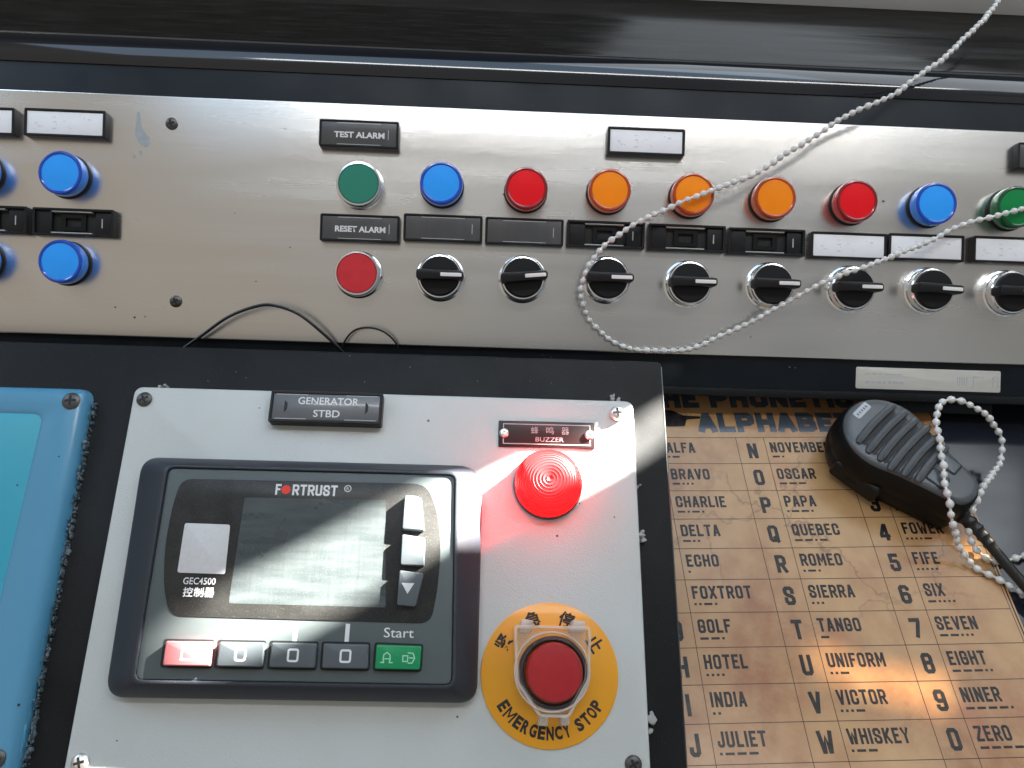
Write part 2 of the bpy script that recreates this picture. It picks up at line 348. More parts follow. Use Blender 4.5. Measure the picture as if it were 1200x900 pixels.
def add_text(bm, s, size, cx, cy, z, wid=None, bold=0.0, rot=0.0, align='CENTER', thick=0.06, sx_=1.0):
    """lettering of the built-in typeface; size = cap height in mm, wid = total width"""
    cu = bpy.data.curves.new('t', 'FONT'); cu.body = s; cu.align_x = 'LEFT'; cu.offset = bold; cu.resolution_u = 3; cu.extrude = 0
    o = bpy.data.objects.new('t', cu); me = bpy.data.meshes.new_from_object(o)
    bpy.data.objects.remove(o); bpy.data.curves.remove(cu)
    xs = [v.co.x for v in me.vertices]; ys = [v.co.y for v in me.vertices]
    if not xs: return
    x0, x1, y0, y1 = min(xs), max(xs), min(ys), max(ys)
    ky = size / max(0.1, (y1 - y0)); kx = (wid / (x1 - x0)) if wid else ky * sx_
    ox = {'CENTER': (x0 + x1) / 2, 'LEFT': x0}[align]
    T = Matrix.Translation((cx * MM, cy * MM, z * MM)) @ Matrix.Rotation(rot, 4, 'Z') @ Matrix.Diagonal((kx * MM, ky * MM, MM, 1)) @ Matrix.Translation((-ox, -(y0 + y1) / 2, 0))
    me.transform(T)
    bm.from_mesh(me); bpy.data.meshes.remove(me)
def stroke(bm, pts, w, z, closed=False):
    pts = [Vector((p[0], p[1])) for p in pts]; n = len(pts)
    if not closed:
        pts[0] = pts[0] - (pts[1] - pts[0]).normalized() * w * 0.5; pts[-1] = pts[-1] + (pts[-1] - pts[-2]).normalized() * w * 0.5
    L, Rr = [], []
    for i in range(n):
        a = pts[i - 1] if (i > 0 or closed) else None; b = pts[(i + 1) % n] if (i < n - 1 or closed) else None
        d1 = (pts[i] - a).normalized() if a is not None else (b - pts[i]).normalized()
        d2 = (b - pts[i]).normalized() if b is not None else d1
        n1, n2 = Vector((-d1.y, d1.x)), Vector((-d2.y, d2.x)); m = n1 + n2; k = max(m.length_squared, 0.9)
        v = m * (w / k); L.append(pts[i] + v); Rr.append(pts[i] - v)
    lv, rv = loop(bm, L, z), loop(bm, Rr, z)
    for i in range(n if closed else n - 1):
        j = (i + 1) % n; bm.faces.new((rv[i], rv[j], lv[j], lv[i]))

# condensed block capitals of the poster, drawn as strokes in a 1-high cell
O_ = [(.1, 0), (.4, 0), (.5, .11), (.5, .89), (.4, 1), (.1, 1), (0, .89), (0, .11)]
GL = {
 'A': [[(0, 0), (.21, 1), (.29, 1), (.5, 0)], [(.12, .27), (.38, .27)]],
 'B': [[(.02, .52), (.37, .52), (.47, .62), (.47, .9), (.37, 1), (0, 1), (0, 0), (.4, 0), (.5, .1), (.5, .42), (.4, .50)]],
 'C': [[(.5, .7), (.5, .89), (.4, 1), (.1, 1), (0, .89), (0, .11), (.1, 0), (.4, 0), (.5, .11), (.5, .3)]],
 'D': [[(0, 0), (.38, 0), (.5, .12), (.5, .88), (.38, 1), (0, 1)], [(0, .06), (0, .94)]],
 'E': [[(.42, 1), (0, 1), (0, 0), (.42, 0)], [(.08, .52), (.32, .52)]],
 'F': [[(.42, 1), (0, 1), (0, 0)], [(.08, .52), (.32, .52)]],
 'G': [[(.5, .72), (.5, .89), (.4, 1), (.1, 1), (0, .89), (0, .11), (.1, 0), (.4, 0), (.5, .11), (.5, .47), (.30, .47)]],
 'H': [[(0, 0), (0, 1)], [(.5, 0), (.5, 1)], [(.08, .5), (.42, .5)]],
 'I': [[(0, 0), (0, 1)]],
 'J': [[(.42, 1), (.42, .11), (.32, 0), (.1, 0), (0, .11), (0, .28)]],
 'K': [[(0, 0), (0, 1)], [(.48, 1), (.08, .44)], [(.17, .52), (.5, 0)]],
 'L': [[(0, 1), (0, 0), (.40, 0)]],
 'M': [[(0, 0), (0, 1), (.05, 1), (.32, .3), (.59, 1), (.64, 1), (.64, 0)]],
 'N': [[(0, 0), (0, 1), (.05, 1), (.45, 0), (.5, 0), (.5, 1)]],
 'O': [O_], 'Q': [O_, [(.32, .2), (.50, -.04)]],
 'P': [[(0, 0), (0, 1), (.38, 1), (.5, .89), (.5, .55), (.38, .44), (.06, .44)]],
 'R': [[(0, 0), (0, 1), (.38, 1), (.5, .89), (.5, .57), (.38, .46), (.06, .46)], [(.28, .44), (.5, 0)]],
 'S': [[(.5, .74), (.5, .89), (.4, 1), (.1, 1), (0, .89), (0, .67), (.08, .57), (.42, .43), (.5, .33), (.5, .11), (.4, 0), (.1, 0), (0, .11), (0, .27)]],
 'T': [[(0, 1), (.5, 1)], [(.25, .92), (.25, 0)]],
 'U': [[(0, 1), (0, .11), (.1, 0), (.4, 0), (.5, .11), (.5, 1)]],
 'V': [[(0, 1), (.22, 0), (.28, 0), (.5, 1)]],
 'W': [[(0, 1), (.14, 0), (.2, 0), (.36, .8), (.52, 0), (.58, 0), (.72, 1)]],
 'X': [[(0, 0), (.5, 1)], [(0, 1), (.22, .56)], [(.28, .44), (.5, 0)]],
 'Y': [[(0, 1), (.25, .45), (.5, 1)], [(.25, .42), (.25, 0)]],
 'Z': [[(0, 1), (.48, 1), (.48, .92), (0, .08), (0, 0), (.48, 0)]],
 '0': [O_], '1': [[(.05, .85), (.2, 1), (.2, 0)]],
 '2': [[(0, .74), (0, .89), (.1, 1), (.4, 1), (.5, .89), (.5, .64), (0, .12), (0, 0), (.5, 0)]],
 '3': [[(0, .8), (0, .89), (.1, 1), (.4, 1), (.5, .89), (.5, .62), (.40, .53), (.2, .53)], [(.40, .50), (.5, .42), (.5, .11), (.4, 0), (.1, 0), (0, .11), (0, .22)]],
 '4': [[(.40, 0), (.40, 1), (.33, 1), (0, .32), (0, .22), (.5, .22)]],
 '5': [[(.47, 1), (.04, 1), (.04, .58), (.4, .58), (.5, .48), (.5, .11), (.4, 0), (.1, 0), (0, .11), (0, .24)]],
 '6': [[(.5, .86), (.5, .89), (.4, 1), (.1, 1), (0, .89), (0, .11), (.1, 0), (.4, 0), (.5, .11), (.5, .43), (.4, .53), (.06, .53)]],
 '7': [[(0, 1), (.5, 1), (.5, .9), (.2, 0)]],
 '8': [[(.1, .53), (0, .62), (0, .89), (.1, 1), (.4, 1), (.5, .89), (.5, .62), (.4, .53), (.5, .43), (.5, .11), (.4, 0), (.1, 0), (0, .11), (0, .43)], [(.12, .53), (.38, .53)]],
 '9': [[(0, .14), (0, .11), (.1, 0), (.4, 0), (.5, .11), (.5, .89), (.4, 1), (.1, 1), (0, .89), (0, .57), (.1, .47), (.44, .47)]],
}
ZJ = [0]
def block(bm, s, x, y, h, wk, st, z, gap=0.22, center=False):
    """s in block capitals; lower left at x, y; h outer height, wk width factor, st stroke in mm; returns the end x"""
    hh = h - st; k = hh * wk
    total = sum(((max(p[0] for q in GL[c] for p in q)) * k + st + gap * h * 0.5) if c in GL else 0.4 * h for c in s)
    if center: x -= (total - gap * h * 0.5) / 2
    for c in s:
        if c not in GL: x += 0.4 * h; continue
        w = max(p[0] for q in GL[c] for p in q)
        for q in GL[c]:
            ZJ[0] = (ZJ[0] + 1) % 5
            stroke(bm, [(x + st / 2 + p[0] * k, y + st / 2 + p[1] * hh) for p in q], st, z + ZJ[0] * 0.006, closed=(q is O_))
        x += w * k + st + gap * h * 0.5
    return x

# ------------------------------------------------------------------ objects
def finish(bm, name, m, smooth=35, doubles=True):
    if doubles: bmesh.ops.remove_doubles(bm, verts=bm.verts, dist=1e-7)
    bmesh.ops.recalc_face_normals(bm, faces=bm.faces)
    me = bpy.data.meshes.new(name); bm.to_mesh(me); bm.free()
    if smooth:
        me.shade_smooth(); me.set_sharp_from_angle(angle=math.radians(smooth))
    me.materials.append(M[m] if isinstance(m, str) else m)
    return me
def obj(name, bm, m, parent=None, smooth=35, label=None):
    o = bpy.data.objects.new(name, finish(bm, name, m, smooth)); C.objects.link(o)
    if parent: o.parent = parent
    if label: o['label'] = label
    return o
def flat(name, bm, m, parent=None):
    """lettering and printed marks: faces all look up"""
    for f in bm.faces:
        f.normal_update()
        if f.normal.z < 0: f.normal_flip()
    me = bpy.data.meshes.new(name); bm.to_mesh(me); bm.free(); me.materials.append(M[m] if isinstance(m, str) else m)
    o = bpy.data.objects.new(name, me); C.objects.link(o)
    if parent: o.parent = parent
    return o
def tag(o, label=None, cat=None, group=None, kind=None):
    if label: o['label'] = label
    if cat: o['category'] = cat
    if group: o['group'] = group
    if kind: o['kind'] = kind
    return o
def thing(name, label, cat, plane, x=0, y=0, h=0, rz=0.0, group=None):
    o = bpy.data.objects.new(name, None); o.empty_display_size = 0.01; C.objects.link(o)
    o.matrix_world = plane.M @ Matrix.Translation((x * MM, y * MM, h * MM)) @ Matrix.Rotation(rz, 4, 'Z')
    return tag(o, label, cat, group)
def dup(root, label):
    r = root.copy(); C.objects.link(r); r['label'] = label
    for ch in list(root.children):
        c = ch.copy(); C.objects.link(c); c.parent = r
        for g in list(ch.children):
            d = g.copy(); C.objects.link(d); d.parent = c
    return r
def put(o, plane, x, y, h=0, rz=0.0):
    o.matrix_world = plane.M @ Matrix.Translation((x * MM, y * MM, h * MM)) @ Matrix.Rotation(rz, 4, 'Z')
def B(): return bmesh.new()
def rel(plane, pts, h, o=(0, 0)): return [plane.at(px, py, h) - Vector(o) for px, py in pts]

# ---- large structure: desk, console housing, ledge, sill, unseen sun mask with its filter sheet
bm = B(); prism(bm, [(-900, -600), (1100, -600), (1100, 620), (-900, 620)], -30, 0, 3)
o = obj('desk', bm, 'desk'); put(o, D, 0, 0, 0); tag(o, kind='structure')

yt, yb = U.at(600, 129).y, U.at(600, 409).y               # upper and lower edge of the steel panel
ystrip = U.at(1080, 462).y
xl, xr = U.at(-260, 260).x, U.at(1480, 260).x
hs = thing('console_housing', 'black painted console housing framing the steel switch panel, with a glossy rounded upper edge', 'console', U, 0, 0, -3)
bm = B(); prism(bm, rect(xr - xl, (yt + 20) - (ystrip), (xl + xr) / 2, (yt + 20 + ystrip) / 2), -70, 0, 1.2)
obj('body', bm, 'housing', hs)
# rounded nose along the upper edge
bm = B(); yn0 = yt + 20.5; r = 20.0; prof = []
prof.append((yn0 - 2.0, -66)); prof.append((yn0 - 2.0, 0.6))
for k in range(15):
    a = math.radians(-6 + k * 10); prof.append((yn0 + r * math.sin(a) * 1.0 + 2.4, -18.0 + r * math.cos(a)))
prof.append((prof[-1][0] - 0.2, -66))
a0 = [bm.verts.new((xl * MM, p[0] * MM, p[1] * MM)) for p in prof]; a1 = [bm.verts.new((xr * MM, p[0] * MM, p[1] * MM)) for p in prof]
for i in range(len(prof)): j = (i + 1) % len(prof); bm.faces.new((a0[i], a1[i], a1[j], a0[j]))
bm.faces.new(a0); bm.faces.new(a1[::-1])
obj('rounded_edge', bm, 'nose', hs)
# lower lip and a set back dark bar under it
bm = B(); prism(bm, rect(xr - xl, 5.5, (xl + xr) / 2, ystrip - 2.2), -8, 1.6, 1.5)
obj('lip', bm, 'plate', hs)
bm = B(); x_end = U.at(1178, 470).x
x_beg = U.at(1040, 470).x; prism(bm, [(x_beg, ystrip - 12), (x_end, ystrip - 12), (x_end, ystrip - 4), (x_beg, ystrip - 4)], -16, -9, 1)
obj('dark_bar', bm, 'housing', hs)

# ledge behind the nose, level, and the pale sill beyond it
zn = U.world(0, yt + 46.5, -25)
ylg, zlg = zn.y, zn.z
bm = B(); LG = Matrix.Translation((0, ylg, zlg))
prism(bm, [(xl - 300, 0), (xr + 300, 0), (xr + 300, 700), (xl - 300, 700)], -20, 0, 2)
o = obj('ledge', bm, 'ledge'); o.matrix_world = LG; tag(o, kind='structure')
LP = Plane(0, CAM.z - zlg)
ysl = LP.at(1080, 13).y - ylg / MM
bm = B(); prism(bm, [(xl - 300, ysl), (xr + 300, ysl), (xr + 300, ysl + 90), (xl - 300, ysl + 90)], 0.2, 26, 3)
o = obj('window_sill', bm, 'sill'); o.matrix_world = LG; tag(o, kind='structure')

# added sun mask, out of view: openings traced to cut the beam into patches
XW = 1.25
LAMP = TGT + SUN * 6.0
def back(p): d = LAMP - p; q = p + d * ((XW - p.x) / d.x); return (q.y, q.z)
HW, HFACE = 5.0, 21.0        # skin of the white panel, face of the controller
stripe = [(812, 446, 0), (752, 474, HW), (684, 513, HW), (564, 558, HW), (501, 565, HFACE), (445, 590, HFACE), (379, 622, HFACE), (307, 662, HFACE), (205, 709, HFACE), (192, 716, HFACE),
          (194, 812, HFACE), (215, 806, HFACE), (291, 776, HFACE), (352, 751, HFACE), (387, 729, HFACE), (451, 695, HFACE), (525, 645, HFACE), (682, 578, HW), (742, 546, HW), (806, 512, 0)]
openings = [[back(P.world(*P.at(px, py, h), h)) for px, py, h in stripe],
            [back(D.world(*D.at(*q))) for q in ((925, 757), (968, 760), (1017, 779), (1119, 794), (1128, 842), (1090, 838), (1017, 820), (960, 796))],
            [back(D.world(*D.at(*q))) for q in ((1099, 655), (1118, 630), (1158, 656), (1150, 672), (1098, 671))]]
cu = bpy.data.curves.new('sun_gobo', 'CURVE'); cu.dimensions = '2D'; cu.fill_mode = 'BOTH'; cu.extrude = 0.004
for pts in [[(-0.4, -0.4), (1.4, -0.4), (1.4, 1.6), (-0.4, 1.6)]] + openings:
    sp = cu.splines.new('POLY'); sp.points.add(len(pts) - 1); sp.use_cyclic_u = True
    for i, q in enumerate(pts): sp.points[i].co = (q[0], q[1], 0, 1)
tmp = bpy.data.objects.new('t', cu); me = bpy.data.meshes.new_from_object(tmp); bpy.data.objects.remove(tmp)
me.materials.append(M['gobo'])
o = bpy.data.objects.new('sun_gobo', me); C.objects.link(o); tag(o, kind='structure')
o.matrix_world = Matrix(((0, 0, 1, XW), (1, 0, 0, 0), (0, 1, 0, 0), (0, 0, 0, 1)))

def filter_mat():  # added out of view: tinted sheet that dims the poster's sun patches
    m = bpy.data.materials.new('sun_filter_film'); m.use_nodes = True
    n, l = m.node_tree.nodes, m.node_tree.links; n.clear()
    o_ = n.new('ShaderNodeOutputMaterial'); a = n.new('ShaderNodeBsdfTransparent'); a.inputs[0].default_value = (0.30, 0.27, 0.22, 1); l.new(a.outputs[0], o_.inputs[0]); return m
M['pane'] = filter_mat()
ys_ = [q[0] for op_ in openings[1:] for q in op_]; zs_ = [q[1] for op_ in openings[1:] for q in op_]
bm = B(); prism(bm, rect((max(ys_) - min(ys_)) / MM + 30, (max(zs_) - min(zs_)) / MM + 30, (max(ys_) + min(ys_)) / 2 / MM, (max(zs_) + min(zs_)) / 2 / MM), 6, 8, .1)
wp = obj('sun_filter', bm, 'pane'); wp.matrix_world = o.matrix_world; tag(wp, kind='structure')

# ---- steel switch panel
sp_ = thing('switch_panel', 'long brushed stainless steel panel carrying the lamps and switches', 'control panel', U, 0, 0, 0)
bm = B(); uvl = bm.loops.layers.uv.new('UVMap')
prism(bm, [(xl + 2, yb), (xr - 2, yb), (xr - 2, yt), (xl + 2, yt)], -2.8, 0, 0.9, 3)
for f in bm.faces:
    for lp in f.loops: lp[uvl].uv = (lp.vert.co.x, lp.vert.co.y)
obj('sheet', bm, 'steel', sp_)
def screw_bm(x, y, r, h=1.2, rot=0.4, hex_=False):
    bm = B(); lathe(bm, [(r * 1.0, 0), (r, h * 0.35), (r * 0.8, h * 0.8), (r * 0.42, h)], 28, x, y)
    pts = []
    w, L = r * 0.12, r * 0.62
    # cross recess
    lathe(bm, [(r * 0.42, h), (0, h * 0.98)], 28, x, y)
    return bm
def cross_bm(x, y, r, z, rot):
    bm = B(); w, L = r * 0.15, r * 0.62
    pts = [(-w, -w), (-w, -L), (w, -L), (w, -w), (L, -w), (L, w), (w, w), (w, L), (-w, L), (-w, w), (-L, w), (-L, -w)]
    c, s = math.cos(rot), math.sin(rot)
    sheet(bm, [(x + a * c - b * s, y + a * s + b * c) for a, b in pts], z); return bm
def screw(parent, plane, px, py, r, m, rot, h=1.3, z=0.0, org=(0, 0)):
    q = plane.at(px, py, z + h) - Vector(org)
    bm = screw_bm(0, 0, r, h); o = obj('screw', bm, m, parent); o.location = (q.x * MM, q.y * MM, z * MM)
    k = flat('cross_recess', cross_bm(0, 0, r, h + 0.04, rot), 'recess', o)
    return o
screw(sp_, U, 200, 144, 3.6, 'screw', 0.3, 1.6); screw(sp_, U, 205, 353, 3.6, 'screw', 0.5, 1.6)
for px, py in ((-195, 130), (-190, 338), (1395, 190), (1390, 400)): screw(sp_, U, px, py, 3.6, 'screw', 0.3, 1.6)
bm = B()
sheet(bm, rounded(rel(U, [(161, 131), (164, 131), (166, 152), (175, 160), (176, 169), (171, 173), (163, 168), (158, 158)], 0.03), 1.5, 3), 0.03)
sheet(bm, rounded(rel(U, [(156, 181), (159, 182), (158, 186), (155, 185)], 0.03), .5, 2), 0.03)
sheet(bm, rounded(rel(U, [(163, 177), (166, 176), (167, 181), (164, 183)], 0.03), .5, 2), 0.03)
flat('paint_smudge', bm, 'smudge', sp_)
bm = B()
for px, py, s in ((334, 151, 1.0), (340, 290, .8), (135, 360, .9), (170, 371, .7), (158, 372, 1.2), (925, 430, 1.1), (932, 431, .8), (1035, 236, 1.2), (590, 228, 1.0), (880, 395, .7), (300, 330, .6), (275, 250, .5)):
    q = U.at(px, py); sheet(bm, [q + Vector((math.cos(a) * s * random.uniform(.4, 1), math.sin(a) * s * .6)) for a in (0, 1, 2, 3, 4, 5)], 0.035)
flat('speck', bm, 'screw', sp_)

# ---- pilot lamps
def make_lamp(colour):
    t = thing('pilot_lamp', 'x', 'indicator light', U, group='round indicator lamps on the steel panel')
    bm = B(); lathe(bm, [(13.5, 0), (13.5, 1.0), (13.2, 1.5), (12.2, 1.9)]); obj('collar', bm, 'plastic', t)
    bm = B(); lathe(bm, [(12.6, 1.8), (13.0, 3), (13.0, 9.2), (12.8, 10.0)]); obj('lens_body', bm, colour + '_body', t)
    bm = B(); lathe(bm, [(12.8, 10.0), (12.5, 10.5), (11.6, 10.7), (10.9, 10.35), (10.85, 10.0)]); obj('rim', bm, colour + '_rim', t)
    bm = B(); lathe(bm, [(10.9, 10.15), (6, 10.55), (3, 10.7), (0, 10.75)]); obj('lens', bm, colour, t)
    return t
L_ = [('blue', 70, 202, 'blue indicator lamp at the left end, between a white label and an empty black slot'),
      ('blue', 70, 306, 'blue indicator lamp directly beneath the black empty label slot at the left end'),
      ('blue', -34, 198, 'blue indicator lamp mostly cut off by the left edge, beside the upper blue lamp'),
      ('blue', -34, 303, 'blue indicator lamp mostly cut off by the left edge, beside the lower blue lamp'),
      ('blue', 517, 214, 'blue indicator lamp between the green push button and a red lamp'),
      ('red', 617, 220, 'red indicator lamp between the blue lamp and the orange lamps'),
      ('orange', 715, 222, 'orange indicator lamp next to the red lamp, below the small white label'),
      ('orange', 813, 227, 'orange indicator lamp crossed by the white bead chain'),
      ('orange', 909, 231, 'orange indicator lamp clear of the chain with a red lamp on its right'),
      ('red', 1005, 235, 'red indicator lamp between an orange lamp and a blue lamp'),
      ('blue', 1098, 238, 'blue indicator lamp between the red lamp and the green lamp'),
      ('green', 1193, 242, 'deep green indicator lamp at the right edge of the photo, crossed by the chain')]
first = {}
for colour, px, py, lab in L_:
    if colour not in first: t = first[colour] = make_lamp(colour); t['label'] = lab
    else: t = dup(first[colour], lab)
    q = U.at(px, py, 10.5); put(t, U, q.x, q.y, 0, random.uniform(0, 6))

# ---- flush push buttons
def make_push(cap, label, px, py):
    q = U.at(px, py, 8.5); t = thing('push_button', label, 'push button', U, q.x, q.y, 0, 0, 'flush push buttons in chrome rings')
    bm = B(); lathe(bm, [(14.5, 0), (14.5, 1.0), (13.6, 1.6), (13.6, 7.8), (13.2, 8.5), (12.2, 8.7), (11.9, 8.2), (11.9, 7)]); obj('ring', bm, 'chrome', t)
    bm = B(); lathe(bm, [(11.8, 6.5), (11.8, 8.2), (11.4, 8.5), (0, 8.6)]); obj('cap', bm, cap, t)
    return t
make_push('cap_green', 'flat green push button in a chrome ring under the TEST ALARM label', 420, 215)
make_push('cap_red', 'flat red push button in a chrome ring under the RESET ALARM label', 418, 320)

# ---- selector switches
def make_selector():
    t = thing('selector_switch', 'x', 'rotary switch', U, group='black rotary switches in the lower row')
    bm = B(); lathe(bm, [(14.8, 0), (14.8, 1.2), (13.7, 1.8), (13.5, 7.4), (13.0, 8.0), (12.2, 8.2), (11.9, 7.6)]); obj('ring', bm, 'chrome', t)
    bm = B(); lathe(bm, [(11.9, 5), (11.9, 9.6), (11.3, 10.3), (0, 10.4)]); obj('knob', bm, 'plastic', t)
    bm = B(); prism(bm, rounded([(-13.6, -3.1), (14.6, -2.6), (14.6, 2.6), (-13.6, 3.1)], 2.2, 5), 7.5, 17.0, 0.9); h = obj('handle', bm, 'plastic', t)
    bm = B(); prism(bm, rect(12.6, 2.2, 7.2, 0, 0.5, 3), 16.9, 17.25, 0.1); obj('pointer_mark', bm, 'line_white', h)
    return t
SEL = [(515, 323, 0, 'black rotary switch below the first blank grey label, nearest the red push button'),
       (613, 325, 6, 'black rotary switch with its white pointer tilted slightly upwards, below the second blank grey label'),
       (713, 326, 0, 'black rotary switch around which the white chain curls'),
       (810, 331, 0, 'black rotary switch next to the one in the loop of the chain, on its right'),
       (907, 333, 0, 'black rotary switch under the rightmost empty black label slot'),
       (1003, 337, 0, 'black rotary switch crossed by the white bead chain'),
       (1096, 339, -2, 'black rotary switch below the middle white label at the right'),
       (1190, 342, 0, 'greyish black rotary switch partly cut off by the right edge')]
s0 = None
for px, py, a, lab in SEL:
    if s0 is None: t = s0 = make_selector(); t['label'] = lab
    else: t = dup(s0, lab)
    q = U.at(px, py, 10.4); put(t, U, q.x, q.y, 0, math.radians(a))

# ---- label holders
def make_holder(kind, w=48.3, h=17.0, text=None):
    t = thing('label_holder', 'x', 'label', U, group='label holders on the steel panel')
    if kind == 'white':
        bm = B(); framed(bm, rect(w, h, 0, 0, 1, 3), rect(w - 3.2, h - 3.0, 0, 0, .5, 3), 0, 4.6, 0.3, 2.5); obj('frame', bm, 'plastic', t)
        bm = B(); prism(bm, rect(w - 3.4, h - 3.2), 1.5, 4.0, 0.1); c = obj('card', bm, 'insert_white', t)
        bm = B()
        for k in range(16):
            x, y = random.uniform(-w * .42, w * .38), random.uniform(-4.5, 4.5)
            sheet(bm, rect(random.uniform(.5, 2.4), random.uniform(.3, .8), x, y), 4.02)
        flat('faded_writing', bm, 'smear', c)
    elif kind in ('text', 'grey'):
        bm = B(); framed(bm, rect(w, h, 0, 0, 1.2, 3), rect(w - 2.6, h - 2.6, 0, 0, .8, 3), 0, 5.0, 0.4, 3); obj('frame', bm, 'plastic', t)
        bm = B(); prism(bm, rect(w - 2.8, h - 2.8), 1.5, 4.5, 0.1); c = obj('card', bm, 'insert_grey', t)
        bm = B()
        for sy in (-1, 1): sheet(bm, rect(w * .55, .35, 0, sy * (h / 2 - 1.9)), 4.52)
        sheet(bm, rect(.4, h * .35, w / 2 - 6.2, 0), 4.52)
        flat('clip_line', bm, 'faint' if kind == 'text' else 'text_dim', c)
        if text:
            bm = B(); add_text(bm, text, 3.7, 0.3, -.6, 4.56, wid=30.5, bold=0.035); flat('lettering', bm, 'text_white', c)
    else:
        bm = B(); framed(bm, rect(w, h, 0, 0, .8, 3), rect(w - 3, h - 3, 0, 0, .4, 3), 0, 5.0, 0.3, 0.5); obj('frame', bm, 'plastic', t)
        bm = B(); prism(bm, rect(w - 3, h - 3), 0.3, 1.4, .1); obj('back_plate', bm, 'recess', t)
        bm = B(); prism(bm, rect(9.5, h - 3.1, -w / 2 + 6.3, 0), 1.4, 3.6, .2); obj('end_block', bm, 'plastic', t)
        bm = B(); prism(bm, rect(9.5, h - 3.1, w / 2 - 6.3, 0), 1.4, 3.6, .2); obj('end_block', bm, 'plastic', t)
        bm = B(); framed(bm, rect(15, 10, -.5, 0), rect(9, 5.2, -.5, 0), 1.4, 3.2, .2); obj('window_frame', bm, 'plastic_soft', t)
        bm = B()
        for sy in (-1, 1): prism(bm, rect(24, .7, -1, sy * (h / 2 - 1.9)), 1.4, 4.4, .1)
        sheet(bm, rect(.7, 5.5, w / 2 - 7.2, 0), 3.65)
        obj('clip_rail', bm, 'clip_grey', t, smooth=0)
    return t
def holder(kind, x0, y0, x1, y1, label, text=None, w=None, h=None):
    a, b = U.at(x0, y0, 4.5), U.at(x1, y1, 4.5); q = (a + b) / 2
    key = (kind, text)
    if key not in holders: t = holders[key] = make_holder(kind, 48.0, 16.6, text); t['label'] = label
    else: t = dup(holders[key], label)
    put(t, U, q.x, q.y, 0, 0); return t
holders = {}
holder('white', 28, 127, 123, 161, 'white label in a black frame above the upper left blue lamp')
holder('white', -79, 123, 16, 158, 'white label cut off by the left edge, beside another white label')
holder('white', 712, 150, 803, 181, 'small white label in a thin black frame standing alone above the orange lamps')
holder('white', 950, 272, 1040, 304, 'white label below the red lamp with a black empty slot on its left')
holder('white', 1041, 274, 1131, 306, 'white label below the right hand blue lamp, crossed by the bead chain')
holder('white', 1140, 277, 1230, 309, 'white label below the green lamp, cut off by the right edge')
holder('open', 36, 244, 135, 277, 'empty black label slot between the two blue lamps at the left end')
holder('open', -66, 240, 33, 273, 'empty black label slot cut off by the left edge')
holder('open', 664, 259, 756, 291, 'empty black label slot crossed by the chain, below the first orange lamp')
holder('open', 759, 263, 851, 295, 'empty black label slot with bright clip lines, below the middle orange lamp')
holder('open', 853, 268, 944, 299, 'empty black label slot next to the white labels, below the last orange lamp')
holder('text', 374, 140, 467, 174, 'dark label reading TEST ALARM above the green push button', 'TEST ALARM')
holder('text', 375, 251, 468, 284, 'dark label reading RESET ALARM above the red push button', 'RESET ALARM')
holder('grey', 473, 251, 565, 284, 'blank dark grey label below the blue lamp, next to RESET ALARM')
holder('grey', 568, 255, 661, 288, 'blank dark grey label below the red lamp, next to the empty black slots')
holder('grey', 1190, 168, 1283, 200, 'dark label cut off by the right edge above the green lamp')

# ---- silver tape with faded print on the strip under the panel
a, b = U.at(1004, 431, -2), U.at(1173, 459, -2); q = (a + b) / 2
t = thing('tape_label', 'silver label strip with faded printing on the black strip below the steel panel', 'label', U, q.x, q.y, -3)
w, h = b.x - a.x, 13.6
bm = B(); prism(bm, rect(w, h, 0, 0, 1.2, 4), 0.02, 0.35, 0.1); c = obj('tape', bm, 'tape', t)
bm = B()
for k in range(7): sheet(bm, rect(random.uniform(2, 4), 1.6, -w * .42 + k * 3.6, -2.6), 0.37)
for k in range(6): sheet(bm, rect(random.uniform(2, 4), .5, -w * .42 + k * 4, 2.6), 0.37)
for k in range(5): sheet(bm, rect(.8, 5.5, w * .20 + k * 1.5, -.5), 0.37)
stroke(bm, [(w * .31, -4.2), (w * .31, 2.6), (w * .38, 2.6)], .7, 0.37)
stroke(bm, [(w * .445, -3), (w * .445, 2.4), (w * .465, 3), (w * .48, 2.4), (w * .48, -3)], .6, 0.372)
flat('faded_print', bm, 'faint', c)

# ---- sloping black plate
pl = thing('sloping_plate', 'flat black sloping plate that carries the white generator panel and the blue panel', 'mounting plate', P)
tl, tr = P.at(-120, 400), P.at(775, 424)
br = P.at(806, 905); 
poly = [(tl.x - 40, br.y - 90), (br.x + 1, br.y - 90), (br.x, br.y), (tr.x, tr.y), (tl.x - 40, tr.y)]
bm = B(); prism(bm, rounded(poly, [0.1, 3, .1, 3, .1], 4), -9, 0, 0.7, 3); obj('sheet', bm, 'plate', pl)
bm = B(); prism(bm, inset(ccw(poly), 12), -60, -9.2, 0.1); obj('pedestal', bm, 'housing', pl)
bm = B()
e0, e1 = P.at(775.5, 431), P.at(803, 866)
tube(bm, [(tr.x - .25, tr.y - 3, -.30), ((tr.x + br.x) / 2 - .15, (tr.y + br.y) / 2, -.30), (br.x - .25, br.y, -.30)], .45, 6)
obj('worn_highlight_edge', bm, 'plate_edge', pl)  # lighter tube stands for the edge's bright highlight and its wear
bm = B()
for k in range(16):
    px, py = random.uniform(150, 770), random.uniform(412, 450); q = P.at(px, py)
    s = random.uniform(.12, .3); sheet(bm, [q + Vector((math.cos(a) * s * random.uniform(.5, 1), math.sin(a) * s * .7)) for a in (0, 1.2, 2.5, 3.7, 5)], 0.03)
flat('dust', bm, 'faint', pl)

